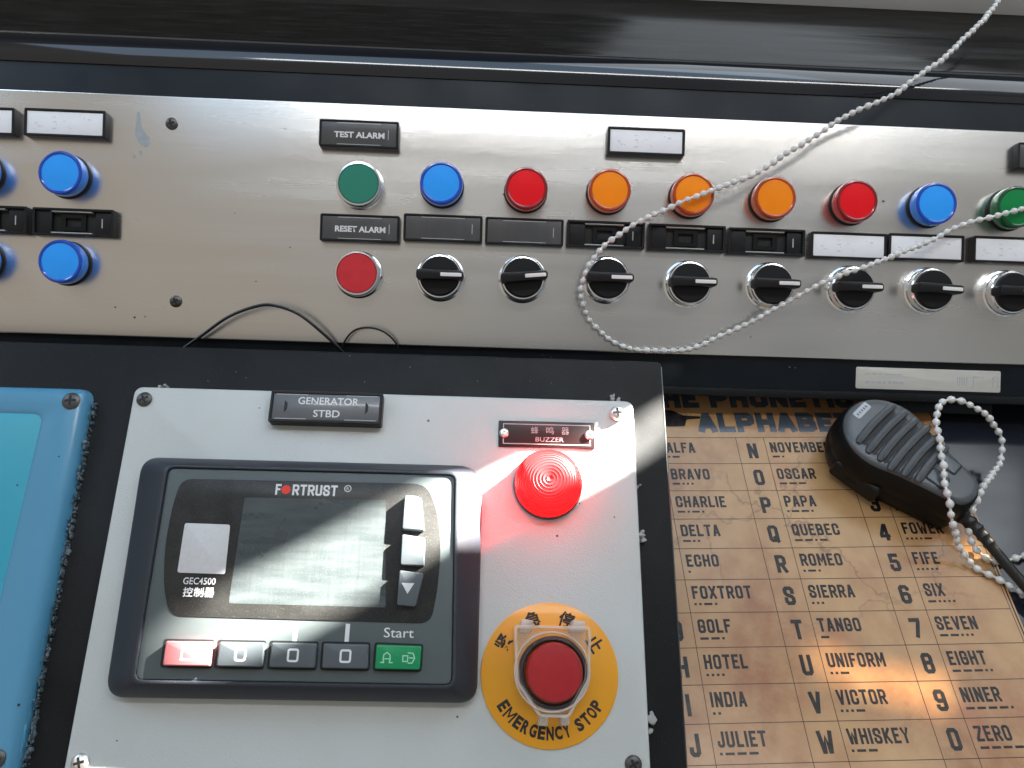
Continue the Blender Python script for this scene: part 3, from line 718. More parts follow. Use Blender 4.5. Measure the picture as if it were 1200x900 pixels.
# ---- white generator panel
HW = 5.0
wpx = [(75 - 15.9, 985), (766.5, 985), (742, 469), (158, 454)]
gp = thing('generator_panel', 'white powder coated generator panel with rounded corners, screwed on the black plate', 'control panel', P)
poly = rel(P, wpx, HW)
ylo = poly[1].y; poly[0].y = ylo; yhi = (poly[2].y + poly[3].y) / 2; poly[2].y = yhi; poly[3].y = yhi
bm = B(); prism(bm, rounded(poly, 5.0, 6), 0, HW, 1.0, 3); obj('sheet', bm, 'white', gp)
screw(gp, P, 168, 467, 4.0, 'screw', 0.5, 1.6, HW); screw(gp, P, 724, 483, 4.2, 'screw_bright', 0.1, 3.4, HW)
screw(gp, P, 92, 894, 4.0, 'screw_bright', 0.3, 2.0, HW); screw(gp, P, 743, 896, 4.0, 'screw', 0.5, 2.0, HW)
bm = B()
for px, py, s in ((502, 493, .9), (653, 628, .8), (679, 590, .6), (536, 840, .7), (720, 606, .6), (304, 478, .5), (137, 868, .5)):
    q = P.at(px, py, HW); sheet(bm, circ(s * .8, q.x, q.y, 8), HW + 0.03)
flat('speck', bm, 'screw', gp)
bm = B()     # torn gasket scraps along the right and upper edge
for px, py, s in ((751, 625, 2.2), (752, 634, 2.0), (748, 570, 1.2), (762, 838, 2.4), (764, 846, 2.6), (763, 855, 1.6), (718, 466, 1.6), (724, 467, 1.2), (190, 453, 1.6), (196, 453, 1.2)):
    q = P.at(px, py, 2)
    for k in range(3):
        c = q + Vector((random.uniform(-1, 1), random.uniform(-1.5, 1.5)))
        prism(bm, [c + Vector((math.cos(a) * s * random.uniform(.3, 1), math.sin(a) * s * random.uniform(.3, 1))) for a in (0, 1.2, 2.5, 3.7, 5)], 0, random.uniform(1, 4.5), .1)
obj('gasket_scrap', bm, 'chip', gp, smooth=0)

# ---- nameplate GENERATOR STBD
a, b = P.at(317, 457, 11), P.at(448, 498, 11); q = (a + b) / 2; w, h = b.x - a.x, a.y - b.y
w = P.at(449, 477, 11).x - P.at(317, 477, 11).x
t = thing('nameplate', 'dark grey framed nameplate reading GENERATOR STBD on the top edge of the white panel', 'nameplate', P, q.x, q.y, HW)
bm = B(); framed(bm, rect(w, h, 0, 0, 1, 3), rect(w - 3, h - 3.4, 0, 0, .6, 3), 0, 6.6, .4, 4); obj('frame', bm, 'plastic', t)
bm = B(); prism(bm, rect(w - 3.1, h - 3.5), 2, 6.0, .1); c = obj('card', bm, mat('grey_name_card', (0.105, 0.11, 0.115), 0.30, coat=0.3), t)
bm = B(); add_text(bm, 'GENERATOR', 4.0, 1, 3.4, 6.05, wid=w * .54, bold=0.012); add_text(bm, 'STBD', 4.0, .5, -3.5, 6.05, wid=w * .235, bold=0.012); flat('lettering', bm, 'text_white', c)
bm = B()
for sx_ in (-1, 1): sheet(bm, rounded([(sx_ * w * .36 - .7, -3.4), (sx_ * w * .36 + .9, -1.5), (sx_ * w * .36 + .9, 1.8), (sx_ * w * .36 - .7, 3.4)], .5, 3), 6.05)
flat('screw_slot', bm, 'recess', c)
bm = B()
for sx_ in (-1, 1):
    for sy in (-1, 1): sheet(bm, rect(w * .28, .45, sx_ * w * .31, sy * (h / 2 - 2.1)), 6.06)
flat('clip_line', bm, 'text_dim', c)

# ---- small etched plate over the red lamp
a, b = P.at(584, 495, HW + 1), P.at(698, 526, HW + 1); q = (a + b) / 2
w, h = P.at(698, 510, HW + 1).x - P.at(585, 510, HW + 1).x, a.y - b.y
t = thing('buzzer_plate', 'small dark etched metal plate reading BUZZER, riveted above the red dome lamp', 'nameplate', P, q.x, q.y + .6, HW, math.radians(.2))
h = 14.5
bm = B(); prism(bm, rect(w, h, 0, 0, .4, 2), 0.02, 1.0, .2); c = obj('plate', bm, 'etched', t)
bm = B(); stroke(bm, [(-w / 2 + 2.6, -h / 2 + 1.8), (w / 2 - 2.6, -h / 2 + 1.8), (w / 2 - 2.6, h / 2 - 1.8), (-w / 2 + 2.6, h / 2 - 1.8)], .5, 1.03, True); flat('border_line', bm, 'text_dim', c)
bm = B()
for k, ch in enumerate('蜂鸣器'): add_text(bm, ch, 4.0, -6.5 + k * 8.2, 2.2, 1.03, wid=4.0)
add_text(bm, 'BUZZER', 2.5, 1.5, -2.8, 1.03, wid=15); flat('lettering', bm, 'text_dim', c)
for sx_ in (-1, 1):
    bm = B(); lathe(bm, [(2.6, 0), (2.5, .9), (1.9, 1.5), (.8, 1.6), (.7, .8), (0, .7)], 24); r_ = obj('rivet', bm, 'screw_bright', t); r_.location = (sx_ * (w / 2 - 3.0) * MM, 0.2 * MM, .9 * MM)

# ---- red dome signal lamp
q = P.at(644, 563, HW + 12)
t = thing('signal_lamp', 'glowing red ribbed dome lamp on the white panel', 'signal lamp', P, q.x, q.y, HW)
bm = B(); lathe(bm, [(18.0, 0), (18.0, 2.0), (17.2, 2.6), (16.2, 2.7)]); obj('collar', bm, 'stop_ring', t)
prof = [(16.6, 1.5), (17.2, 3.0), (17.2, 8)]
for k in range(1, 15):
    f = k / 15; r_ = 17.2 * math.cos(f * math.pi / 2); z = 8 + 9.5 * math.sin(f * math.pi / 2)
    prof += [(r_ + .28, z - .3), (r_, z + .25), (r_ - .32, z + .1)]
prof += [(.8, 17.2), (0, 16.9)]
bm = B(); lathe(bm, prof, 56); obj('dome', bm, 'dome', t, smooth=25)
pd = bpy.data.lights.new('signal_lamp_bulb', 'POINT'); pd.energy = 0.09; pd.color = (1, .02, .03); pd.shadow_soft_size = .004
po = bpy.data.objects.new('bulb_light', pd); C.objects.link(po); po.parent = t; po.location = (0, 0, 9 * MM)

# ---- generator controller
HB = 17.0                                    # face height over the white panel's skin
gc = thing('generator_controller', 'slate grey generator controller with a dark display window and rubber keys', 'controller', P, 0, 0, HW)
outer = rel(P, [(123, 817), (559, 824), (566, 546), (167, 536)], HW + 5)
ys = (outer[2].y + outer[3].y) / 2; outer[2].y = outer[3].y = ys; ys = (outer[0].y + outer[1].y) / 2; outer[0].y = outer[1].y = ys
inner = rel(P, [(157, 797), (529, 801), (533, 556), (197, 549)], HW + HB)
ys = (inner[2].y + inner[3].y) / 2; inner[2].y = inner[3].y = ys; ys = (inner[0].y + inner[1].y) / 2; inner[0].y = inner[1].y = ys
ro, ri = rounded(outer, [9, 9, 14, 9], 8), rounded(inner, 3.5, 8)
bm = B()
l0, l1, l2 = loop(bm, ro, 0), loop(bm, ro, 5.0), loop(bm, inset(ro, 1.2), 7.0)
l3 = loop(bm, inset(ri, -2.2), HB - .4); l4 = loop(bm, inset(ri, -1.4), HB); l5 = loop(bm, inset(ri, -.6), HB - .1); l6 = loop(bm, ri, HB - 1.4)
for p_, q_ in ((l0, l1), (l1, l2), (l2, l3), (l3, l4), (l4, l5), (l5, l6)): bridge(bm, p_, q_)
obj('bezel', bm, 'bezel', gc)
HF = HB - 1.0
bm = B(); prism(bm, inset(ri, .15), HF - 3, HF, .2); obj('face_plate', bm, 'face', gc)
HA = HW + HF
win = rel(P, [(199, 722), (192, 690), (193, 640), (203, 590), (213, 561), (500, 567), (513, 600), (517, 640), (513, 690), (505, 731)], HA)
bm = B(); prism(bm, rounded(win, [6, 6, 20, 20, 7, 7, 20, 20, 10, 8], 6), HF - .5, HF + .25, .1); wn = obj('display_window', bm, 'window', gc)
bm = B(); sheet(bm, rounded(rel(P, [(268, 707), (452, 712), (452, 586), (287, 583)], HA), 1.0, 3), HF + .29); obj('screen', bm, 'lcd', wn)
# maker's name with a red dot for its O
x0, x1 = P.at(323, 574, HA).x, P.at(397, 576, HA).x; yy = P.at(360, 574.5, HA).y
ux = (x1 - x0) / 8.0; st = 1.0; hl = 5.4
bm = B(); block(bm, 'F', x0, yy - hl / 2, hl, .98, st, HF + .31); block(bm, 'RTRUST', x0 + ux * 2.15, yy - hl / 2, hl, 1.03, st, HF + .31, gap=.19)
rx = x1 + 4.4; stroke(bm, [(rx + 1.6 * math.cos(k * .628), yy + 1.3 + 1.6 * math.sin(k * .628)) for k in range(10)], .4, HF + .31, True)
add_text(bm, 'R', 1.6, rx, yy + 1.3, HF + .315); flat('maker_name', bm, 'text_white', wn)
bm = B(); sheet(bm, circ(ux * .58, x0 + ux * 1.32, yy, 20), HF + .318); flat('logo_dot', bm, 'logo_red', wn)
bm = B(); prism(bm, rounded(rel(P, [(208, 671), (264, 673), (270, 615), (217, 613)], HA), 1.2, 4), HF + .2, HF + .42, .05); obj('sticker', bm, 'sticker', wn)
bm = B(); q = P.at(234, 681, HA); add_text(bm, 'GEC4500', 3.2, q.x, q.y, HF + .3, wid=P.at(253, 681, HA).x - P.at(215, 681, HA).x, bold=0.01)
q = P.at(233, 694, HA)
for k, ch in enumerate('控制器'): add_text(bm, ch, 4.4, q.x - 5.0 + 5.0 * k, q.y, HF + .3, wid=4.6, bold=.012)
flat('model_lettering', bm, 'text_white', wn)
def key(poly_px, m, hgt=3.6, b=.7):
    pts = rel(P, poly_px, HA + hgt); bm = B(); prism(bm, rounded(pts, 1.1, 4), HF - .5, HF + hgt, b, 3)
    return obj('key', bm, m, gc), sum(pts, Vector((0, 0))) / len(pts)
def socket(poly_px, m='recess'):
    bm = B(); sheet(bm, rounded(inset(ccw(rel(P, poly_px, HA)), -.9), 1.4, 4), HF + .03 if m == 'recess' else HF + .28); obj('key_gap', bm, m, gc)
bot = [[(190, 780), (246, 781), (249, 752), (194, 751)], [(253, 781), (307, 782), (310, 753), (257, 752)], [(315, 782), (369, 783), (371, 754), (318, 753)], [(377, 783), (431, 784), (432, 755), (379, 754)], [(439, 784), (492, 785), (494, 757), (441, 755)]]
for i, pp in enumerate(bot):
    socket(pp)
    k, c = key(pp, 'key_red' if i == 0 else 'key_green' if i == 4 else 'key_grey')
    bm = B(); z = HF + 3.63
    if i in (1, 2, 3): stroke(bm, rounded([(c.x - 2.2, c.y - 2.5), (c.x + 2.2, c.y - 2.5), (c.x + 2.2, c.y + 2.5), (c.x - 2.2, c.y + 2.5)], .9, 3), .95, z, True)
    elif i == 0: stroke(bm, [(c.x - 2.6, c.y - 2.6), (c.x + 2.6, c.y - 2.6), (c.x + 2.6, c.y + 2.6), (c.x - 2.6, c.y + 2.6)], .9, z, True)
    else:
        cx, cy = c.x - 5.2, c.y - .2
        stroke(bm, [(cx - 2.6, cy - 2.2), (cx - 1.3, cy - 2.2), (cx - 1.6, cy - .6), (cx - 1.4, cy + 1.2), (cx, cy + 2.2), (cx + 1.4, cy + 1.2), (cx + 1.6, cy - .6), (cx + 1.3, cy - 2.2), (cx + 2.6, cy - 2.2)], .55, z); stroke(bm, [(cx - .9, cy - .6), (cx + .9, cy - .6)], .5, z + .01)
        cx = c.x + 5.0; stroke(bm, [(cx - 2.8, cy - 1.6), (cx - .6, cy - 1.6), (cx - .6, cy + .9), (cx - 2.8, cy + .9)], .5, z, True); stroke(bm, [(cx - .4, cy + 2.2), (cx + 1.8, cy + 2.0), (cx + 2.6, cy), (cx + 1.6, cy - 2.2), (cx - .2, cy - 2.3)], .55, z); stroke(bm, [(cx + .2, cy), (cx + 1.8, cy)], .5, z + .01)
    flat('symbol', bm, 'text_white' if i != 4 else mat('pale_green_print', (.30, .62, .42), .5), k)
side = [[(471, 620), (497, 622), (494, 584), (488, 581), (474, 580)], [(469, 662), (497, 663), (498, 630), (471, 626)], [(465, 709), (487, 711), (497, 672), (468, 668)]]
for i, pp in enumerate(side):
    k, c = key(pp, 'key_grey', 3.8, .5); z = HF + 3.83; bm = B()
    if i == 0: sheet(bm, [(c.x - 2.6, c.y - 2), (c.x + 2.6, c.y - 2), (c.x, c.y + 2.4)], z)
    elif i == 1: sheet(bm, circ(1.8, c.x, c.y, 16), z)
    else: sheet(bm, [(c.x - 3.6, c.y + 2.6), (c.x + 2.4, c.y + 2.6), (c.x - .6, c.y - 2.4)], z)
    flat('symbol', bm, 'text_white', k)
for px, ya, yb_ in ((284, 731, 749), (346, 732, 751), (407, 731, 752)):
    p0, p1 = P.at(px, ya, HA), P.at(px, yb_, HA); bm = B(); sheet(bm, rect(2.0, p0.y - p1.y, (p0.x + p1.x) / 2, (p0.y + p1.y) / 2), HF + .03); flat('tick_mark', bm, 'text_white', gc)
bm = B()
q = P.at(467.5, 741.5, HA); add_text(bm, 'Start', 4.4, q.x, q.y, HF + .03, wid=14.0)
flat('lettering', bm, 'text_white', gc)

# ---- emergency stop
q = P.at(644, 790, HW)
es = thing('emergency_stop', 'red emergency stop button under a clear guard on a round yellow disc', 'emergency stop', P, q.x, q.y, HW)
ctr = q
rD = (P.at(725, 790, HW).x - P.at(564, 790, HW).x) / 2
bm = B(); prism(bm, circ(rD, 0, 0, 72), 0.02, .8, .2); yd = obj('yellow_disc', bm, 'yellow', es)
bm = B(); s = 'EMERGENCY STOP'; n_ = len(s)
wts = [.62 if c == ' ' else 1.5 if c == 'M' else 1 for c in s]; tot = sum(wts); acc = 0
for c, wt in zip(s, wts):
    a = math.radians(-90 - 61 + 124 * (acc + wt / 2) / tot); acc += wt
    if c == ' ': continue
    rr = rD * .79
    if c == 'M':      # a wide M drawn as strokes
        T_ = Matrix.Translation((rr * math.cos(a) * MM, rr * math.sin(a) * MM, 0)) @ Matrix.Rotation(a + math.pi / 2, 4, 'Z'); b2 = B()
        stroke(b2, [(-2.0, -2.6), (-2.0, 2.6), (-1.75, 2.6), (0, -1.2), (1.75, 2.6), (2.0, 2.6), (2.0, -2.6)], .85, .84); m2_ = bpy.data.meshes.new('m'); b2.to_mesh(m2_); b2.free(); m2_.transform(T_); bm.from_mesh(m2_); bpy.data.meshes.remove(m2_); continue
    add_text(bm, c, 6.0, rr * math.cos(a), rr * math.sin(a), .84, wid=(3.5 if c != 'M' else 5.4), bold=(.05 if c != 'M' else .015), rot=a + math.pi / 2)
for ch, adeg in (('紧', 148), ('急', 108), ('停', 72), ('止', 33)):
    a = math.radians(adeg); rr = rD * .80; add_text(bm, ch, 7.6, rr * math.cos(a), rr * math.sin(a), .84, wid=7.6, bold=.03, rot=a - math.pi / 2)
flat('lettering', bm, 'text_black', yd)
bc = P.at(650, 788, HW + 14) - ctr
bm = B(); lathe(bm, [(16.6, .8), (16.6, 8), (16.0, 8.8), (14.8, 9.0), (14.4, 6)], 56, bc.x, bc.y); obj('collar', bm, 'stop_ring', es)
bm = B(); lathe(bm, [(13.4, 2), (13.6, 11), (13.4, 13), (12.6, 14.0), (9, 14.4), (0, 14.6)], 56, bc.x, bc.y); obj('button', bm, 'stop_red', es)
GH = 17.0
gpoly = rel(P, [(601, 735), (604, 731), (690, 733), (694, 738), (693, 797), (668, 843), (631, 842), (603, 800)], HW + GH, ctr)
gr = rounded(gpoly, 2, 3)
bm = B(); l0 = loop(bm, ccw(gr), .9); l1 = loop(bm, inset(ccw(gr), .8), GH - .8); l2 = loop(bm, inset(ccw(gr), 1.6), GH)
bridge(bm, l0, l1); bridge(bm, l1, l2); bm.faces.new(l2); gd = obj('guard', bm, 'clear', es)
bm = B(); framed(bm, inset(ccw(gr), .5), inset(ccw(gr), 1.9), GH - 1.3, GH + .25, .2)
oc = P.at(647, 787, HW + GH) - ctr
framed(bm, circ(17.9, oc.x, oc.y), circ(17.1, oc.x, oc.y), GH - .8, GH + .9, .3)
obj('guard_rim', bm, 'clear_edge', gd)
def radial(poly, c, n=72):
    out = []
    for k in range(n):
        d = Vector((math.cos(2 * math.pi * k / n), math.sin(2 * math.pi * k / n))); best = 99
        for i in range(len(poly)):
            a, e = poly[i], poly[(i + 1) % len(poly)] - poly[i]; den = d.x * e.y - d.y * e.x
            if abs(den) < 1e-9: continue
            w_ = a - c; t_ = (w_.x * e.y - w_.y * e.x) / den; u_ = (w_.x * d.y - w_.y * d.x) / den
            if t_ > 0 and -1e-6 <= u_ <= 1 + 1e-6: best = min(best, t_)
        out.append(c + d * best)
    return out
gp_ = ccw(inset(ccw(gr), 2.2)); oc_ = Vector((bc.x * .5 + oc.x * .5, oc.y))
bm = B(); ra = radial(gp_, oc_); rb = [oc_ + (p - oc_).normalized() * min(16.6, (p - oc_).length - .4) for p in ra]
framed(bm, ra, rb, GH - 2.6, GH - 1.7, .1)
obj('frosted_plate', bm, clear_mat('frosted_plastic', (0.90, 0.88, 0.84), 0.24, 0.35), gd)
for pp in ([(608, 741), (622, 742), (625, 727), (611, 725)], [(668, 741), (685, 742), (687, 728), (671, 726)], [(631, 851), (642, 851), (643, 840), (633, 839)], [(657, 851), (668, 850), (667, 839), (657, 840)]):
    bm = B(); prism(bm, rounded(rel(P, pp, HW + 11, ctr), 1, 3), .9, 12, .8); obj('hinge_tab', bm, 'clear_edge', gd)

# ---- blue panel at the left
HP = 8.0
bp_ = thing('blue_panel', 'glossy blue panel with a recessed teal field at the left edge', 'panel', P)
pts = rel(P, [(-6, 985), (99, 456), (-150, 450), (-260, 980)], HP)
yt_ = (pts[1].y + pts[2].y) / 2 + .3; pts[1].y = pts[2].y = P.at(60, 454, HP).y; pts[0].y = pts[3].y
op = rounded(pts, 6, 6)
bm = B(); op2 = ccw(op)
l0 = loop(bm, inset(op2, -2.0), 0); l1 = loop(bm, inset(op2, -1.0), 3.6); l2 = loop(bm, inset(op2, .6), 6.4); l3 = loop(bm, inset(op2, 2.4), 7.6); l4 = loop(bm, inset(op2, 4.2), HP)
ip = rel(P, [(-66, 985), (50, 488), (-150, 483), (-260, 980)], HP); ip[1].y = ip[2].y = P.at(40, 483, HP).y; ip[0].y = ip[3].y = pts[0].y + 22
ip = rounded(ip, 6, 6)
l5 = loop(bm, inset(ip, -1.2), HP); l6 = loop(bm, ip, HP - .7); l7 = loop(bm, inset(ip, .8), HP - 1.2)
for p_, q_ in ((l0, l1), (l1, l2), (l2, l3), (l3, l4), (l4, l5), (l5, l6), (l6, l7)): bridge(bm, p_, q_)
obj('shell', bm, 'blue_paint', bp_, smooth=60)
bm = B(); prism(bm, inset(ip, .6), HP - 4, HP - 1.1, .1); obj('teal_field', bm, 'teal', bp_)
screw(bp_, P, 82, 469, 4.6, 'screw', 0.1, 1.5, HP); screw(bp_, P, -7, 890, 4.4, 'screw', 0.1, 1.5, HP)
bm = B()
for k in range(320):
    f = random.random(); px = 111 + (29 - 111) * f + random.uniform(-2.5, 2); py = 470 + (900 - 470) * f; q = P.at(px, py, 2)
    s = random.uniform(.35, 1.1) if random.random() < .95 else random.uniform(1.2, 2.2)
    prism(bm, [q + Vector((math.cos(a) * s * random.uniform(.3, 1) * .8, math.sin(a) * s * random.uniform(.4, 1.3))) for a in (0, 1.2, 2.5, 3.7, 5)], 0, random.uniform(.5, 4), .1)
obj('ragged_sealant', bm, mat('grimy_sealant', (.045, .085, .11), .6, var=(250, .7, (.24, .28, .29))), bp_, smooth=0)
bm = B()
for px, py, s in ((69, 535, .7), (19, 568, .7), (22, 826, .9)): q = P.at(px, py, HP); sheet(bm, circ(s * .7, q.x, q.y, 8), (HP + .04) if px > 50 or py > 700 else HP - 1.05)
flat('speck', bm, 'recess', bp_)

# ---- loose black wires
def wire(label, pts, r):
    bm = B(); tube(bm, spline([(*U.at(px, py, h), h) for px, py, h in pts], 1.5), r, 8)
    o = obj('wire', bm, 'wire'); put(o, U, 0, 0); tag(o, label, 'wire', 'loose black wires'); return o
wire('longer black wire arching over the lower edge of the steel panel', [(214, 409, 4), (238, 392, 6), (268, 371, 9), (300, 359, 11), (322, 358, 12), (350, 368, 11), (378, 390, 8), (403, 414, 2), (410, 425, -1)], 1.0)
wire('shorter thin black wire curling in a small loop beside the longer one', [(398, 425, 0), (402, 404, 4), (414, 388, 7), (432, 384, 9), (450, 389, 8), (464, 402, 5), (468, 416, 2), (469, 426, -1)], .6)

# ---- poster on the desk
PR = math.radians(2.0); KD = 0.415 / 0.455
ps = thing('alphabet_poster', 'laminated tan poster of the phonetic alphabet lying on the black desk', 'poster', D, 194.1 * KD, 301.7 * KD, 0, PR); ps.scale = (KD, KD, KD)
LW, WW, RH = 19.6, 52.7, 20.72
XR = 2 * WW + LW + 5.0                              # right margin, measured from the rule right of N
Rg = {'l': -LW - WW - LW - 8, 'r': WW + LW + WW + 3.5, 't': 50, 'b': -RH * 13 - 14}
Mi = (D.M @ Matrix.Translation((194.1 * KD * MM, 301.7 * KD * MM, 0)) @ Matrix.Rotation(PR, 4, 'Z') @ Matrix.Scale(KD, 4)).inverted()
def pl_(px, py): q = D.at(px, py); v = Mi @ Vector((q.x * MM, q.y * MM, 0)); return v.x / MM, v.y / MM
def warp(v):   # the sheet lies gently wavy
    v = v.co
    x, y = v.x / MM, v.y / MM
    v.z += (0.35 * math.sin(x * .035 + y * .02) + 0.35 * math.sin(y * .045 - x * .012) + 0.8) * MM
def grid_sheet(bm, x0, x1, y0, y1, z, nx, ny):
    g = [[bm.verts.new(((x0 + (x1 - x0) * i / nx) * MM, (y0 + (y1 - y0) * j / ny) * MM, z * MM)) for i in range(nx + 1)] for j in range(ny + 1)]
    for j in range(ny):
        for i in range(nx): bm.faces.new((g[j][i], g[j][i + 1], g[j + 1][i + 1], g[j + 1][i]))
bm = B(); grid_sheet(bm, Rg['l'], Rg['r'], Rg['b'], Rg['t'], .5, 40, 60); grid_sheet(bm, Rg['l'], Rg['r'], Rg['b'], Rg['t'], .1, 40, 60)
for v in bm.verts: warp(v)
me_o = flat('sheet', bm, 'poster', ps); me_o.data.shade_smooth()
def warped(name, bm, m):
    bmesh.ops.subdivide_edges(bm, edges=[e for e in bm.edges if e.calc_length() > .012], cuts=6, use_grid_fill=True)
    for v in bm.verts: warp(v)
    return flat(name, bm, m, ps)
bm = B(); z = .56; lw = .42
cols = [-LW - WW - LW, -LW - WW, -LW, 0, WW, WW + LW, WW + LW + WW]
y0, y1 = -13 * RH, 0
for x in cols: grid_sheet(bm, x - lw / 2, x + lw / 2, y0, y1, z, 1, 40)
for k in range(14): grid_sheet(bm, cols[0], cols[-1], -k * RH - lw / 2, -k * RH + lw / 2, z + .01, 40, 1)
grid_sheet(bm, Rg['r'] - 2.0, Rg['r'] - 1.1, Rg['b'], Rg['t'], z, 1, 50)
for v in bm.verts: warp(v)
flat('rule', bm, 'ink_line', ps)
MORSE = dict(A='.-', B='-...', C='-.-.', D='-..', E='.', F='..-.', G='--.', H='....', I='..', J='.---', K='-.-', L='.-..', M='--', N='-.', O='---', P='.--.', Q='--.-', R='.-.', S='...', T='-', U='..-', V='...-', W='.--', X='-..-', Y='-.--', Z='--..')
for k in range(10): MORSE[str(k)] = ''.join('.' if (i < k if k <= 5 else i >= k - 5) else '-' for i in range(5))
WORDS = [['ALFA', 'BRAVO', 'CHARLIE', 'DELTA', 'ECHO', 'FOXTROT', 'GOLF', 'HOTEL', 'INDIA', 'JULIET', 'KILO', 'LIMA', 'MIKE'],
         ['NOVEMBER', 'OSCAR', 'PAPA', 'QUEBEC', 'ROMEO', 'SIERRA', 'TANGO', 'UNIFORM', 'VICTOR', 'WHISKEY', 'XRAY', 'YANKEE', 'ZULU'],
         ['WUN', 'TOO', 'TREE', 'FOWER', 'FIFE', 'SIX', 'SEVEN', 'EIGHT', 'NINER', 'ZERO']]
SYM = ['ABCDEFGHIJKLM', 'NOPQRSTUVWXYZ', '1234567890']
bm = B()
for c in range(3):
    xa, xb = cols[2 * c], cols[2 * c + 1]
    for r_, wd_ in enumerate(WORDS[c]):
        y = -r_ * RH; ch = SYM[c][r_]
        block(bm, ch, (xa + xb) / 2, y - 16.6, 11.8, .92, 2.35, .58, center=True)
        block(bm, wd_, xb + 3.0, y - 12.2, 8.2, .88, 1.5, .58, gap=.24)
        x = xb + 3.2
        for m_ in MORSE[ch]:
            L = 1.5 if m_ == '.' else 5.0
            sheet(bm, rect(L, 1.35, x + L / 2, y - 15.4), .58); x += L + 1.5
for v in bm.verts: warp(v)
flat('lettering', bm, 'ink', ps)
bm = B()
tx, ty = pl_(819, 508)
block(bm, 'ALPHABET', tx, 4.4, 16.2, 1.50, 4.7, .58, gap=.15)
ex = pl_(779, 478)[0]
block(bm, 'THE PHONETIC', ex - 16, 25.0, 17.0, 1.38, 4.7, .58, gap=.15)
for v in bm.verts: warp(v)
flat('title', bm, 'ink_title', ps)
bm = B(); hx, hy = pl_(792, 491)
sheet(bm, rounded([(hx - 20, hy - 5), (hx - 6, hy - 7.5), (hx + 5, hy - 7), (hx + 7, hy - 1.5), (hx + 17, hy - .6), (hx + 17.5, hy + 1.2), (hx + 5, hy + 2.2), (hx - 2, hy + 6.5), (hx - 7, hy + 6.8), (hx - 20, hy + 5)], 1.2, 3), .6)
for v in bm.verts: warp(v)
flat('pointing_hand', bm, 'ink', ps)

# ---- hand microphone
MH = 32.0
c0, c1 = D.at(1040, 509, MH), D.at(1132, 575, MH)
ax = (c1 - c0); ang = math.atan2(ax.y, ax.x); LM = ax.length
mc = thing('hand_microphone', 'black hand held radio microphone with a ribbed grille lying on the poster', 'microphone', D, c0.x, c0.y, 1.4, ang)
def mic_outline(rh, rt, L, n=20):
    pts = []
    for k in range(n + 1):
        a = math.radians(70 + 220 * k / n); pts.append(Vector((rh * math.cos(a), rh * math.sin(a))))
    # lower flank from the head to the tail, rounded tail end, upper flank back
    for t in (.25, .5, .75): pts.append(Vector((rh * .34 + (L - rt * .5 - rh * .34) * t, -(rh * .94 + (rt - rh * .94) * (t ** .8)))))
    for k in range(9):
        a = math.radians(-80 + 160 * k / 8); pts.append(Vector((L - rt * .62 + rt * .62 * math.cos(a), rt * math.sin(a))))
    for t in (.75, .5, .25): pts.append(Vector((rh * .34 + (L - rt * .5 - rh * .34) * t, (rh * .94 + (rt - rh * .94) * (t ** .8)))))
    return ccw(pts)
rh, rt = 28.5, 13.0
bm = B(); prev = None
ZU = MH - 27.0      # extra depth of the shell
for sc, z in ((.80, 0), (.93, 2), (1.0, 8), (1.01, 12), (.99, 13.2), (.99, 14.4), (1.01, 15.6), (1.0, 20), (.96, 22 + ZU), (.90, 24.5 + ZU)):
    l = loop(bm, mic_outline(rh * sc, rt * sc, LM + 8 - (1 - sc) * 20), z)
    if prev: bridge(bm, prev, l)
    else: bm.faces.new(l[::-1])
    prev = l
bm.faces.new(prev); obj('body', bm, 'plastic_soft', mc, smooth=50)
bm = B(); prev = None
for sc, z in ((.905, 23.8 + ZU), (.89, 25.6 + ZU), (.84, 26.6 + ZU), (.70, 27.2 + ZU)):
    l = loop(bm, mic_outline(rh * sc, rt * sc, LM + 8 - (1 - sc) * 20), z)
    if prev: bridge(bm, prev, l)
    prev = l
bm.faces.new(prev); obj('front_shell', bm, 'mic_face', mc, smooth=50)
for k in range(6):
    x = -9.5 + k * 7.4
    half = math.sqrt(max(0, (rh * .84) ** 2 - x * x)) * .92 if x < 12 else rh * .80 - (x - 12) * .35
    bm = B(); pth = []
    for j in range(15):
        f = -1 + 2 * j / 14; pth.append((x + 1.2 * f * f, f * half, 27.1 + ZU + 1.1 * (1 - f ** 4)))
    tube(bm, pth, [2.5 if 0 < j < 14 else 1.4 for j in range(15)], 8); obj('grille_rib', bm, 'mic_face', mc)
    if k < 5:
        bm = B(); sheet(bm, rect(2.6, half * 1.6, x + 3.7, 0, .9, 3), 27.32 + ZU); sheet(bm, circ(1.9, x + 3.8, -half * .84, 12), 27.33 + ZU); obj('grille_slot', bm, 'recess', mc)
bm = B(); prism(bm, rect(5.2, 14, -19.5, 2, 1.4, 4), 26 + ZU, 27.6 + ZU, .3); lp_ = obj('badge', bm, mat('pale_badge', (.42, .44, .47), .4), mc)
bm = B()
for k in range(5): sheet(bm, rect(1.6, 1.3, -19.5, -2.6 + k * 2.2), 27.63 + ZU)
flat('badge_marks', bm, 'mic_face', lp_)
for dx, dy in ((LM - 15, 7.5), (LM - 15, -6.5)):
    bm = B(); prism(bm, rect(10, 8.5, dx, dy, 1.5, 4), 26 + ZU, 28.0 + ZU, .6); obj('button', bm, 'key_grey', mc)
    bm = B(); framed(bm, rect(11.6, 10.1, dx, dy, 1.8, 4), rect(10.1, 8.6, dx, dy, 1.5, 4), 26 + ZU, 27.5 + ZU, .1); obj('button_gap', bm, 'recess', mc)
bm = B(); prism(bm, rounded([(-12, -rh - .5), (18, -rh + .8), (18, -rh + 8), (-12, -rh + 8)], 3, 5), 5, 17, 2.4, 4); obj('talk_switch', bm, 'plastic', mc)
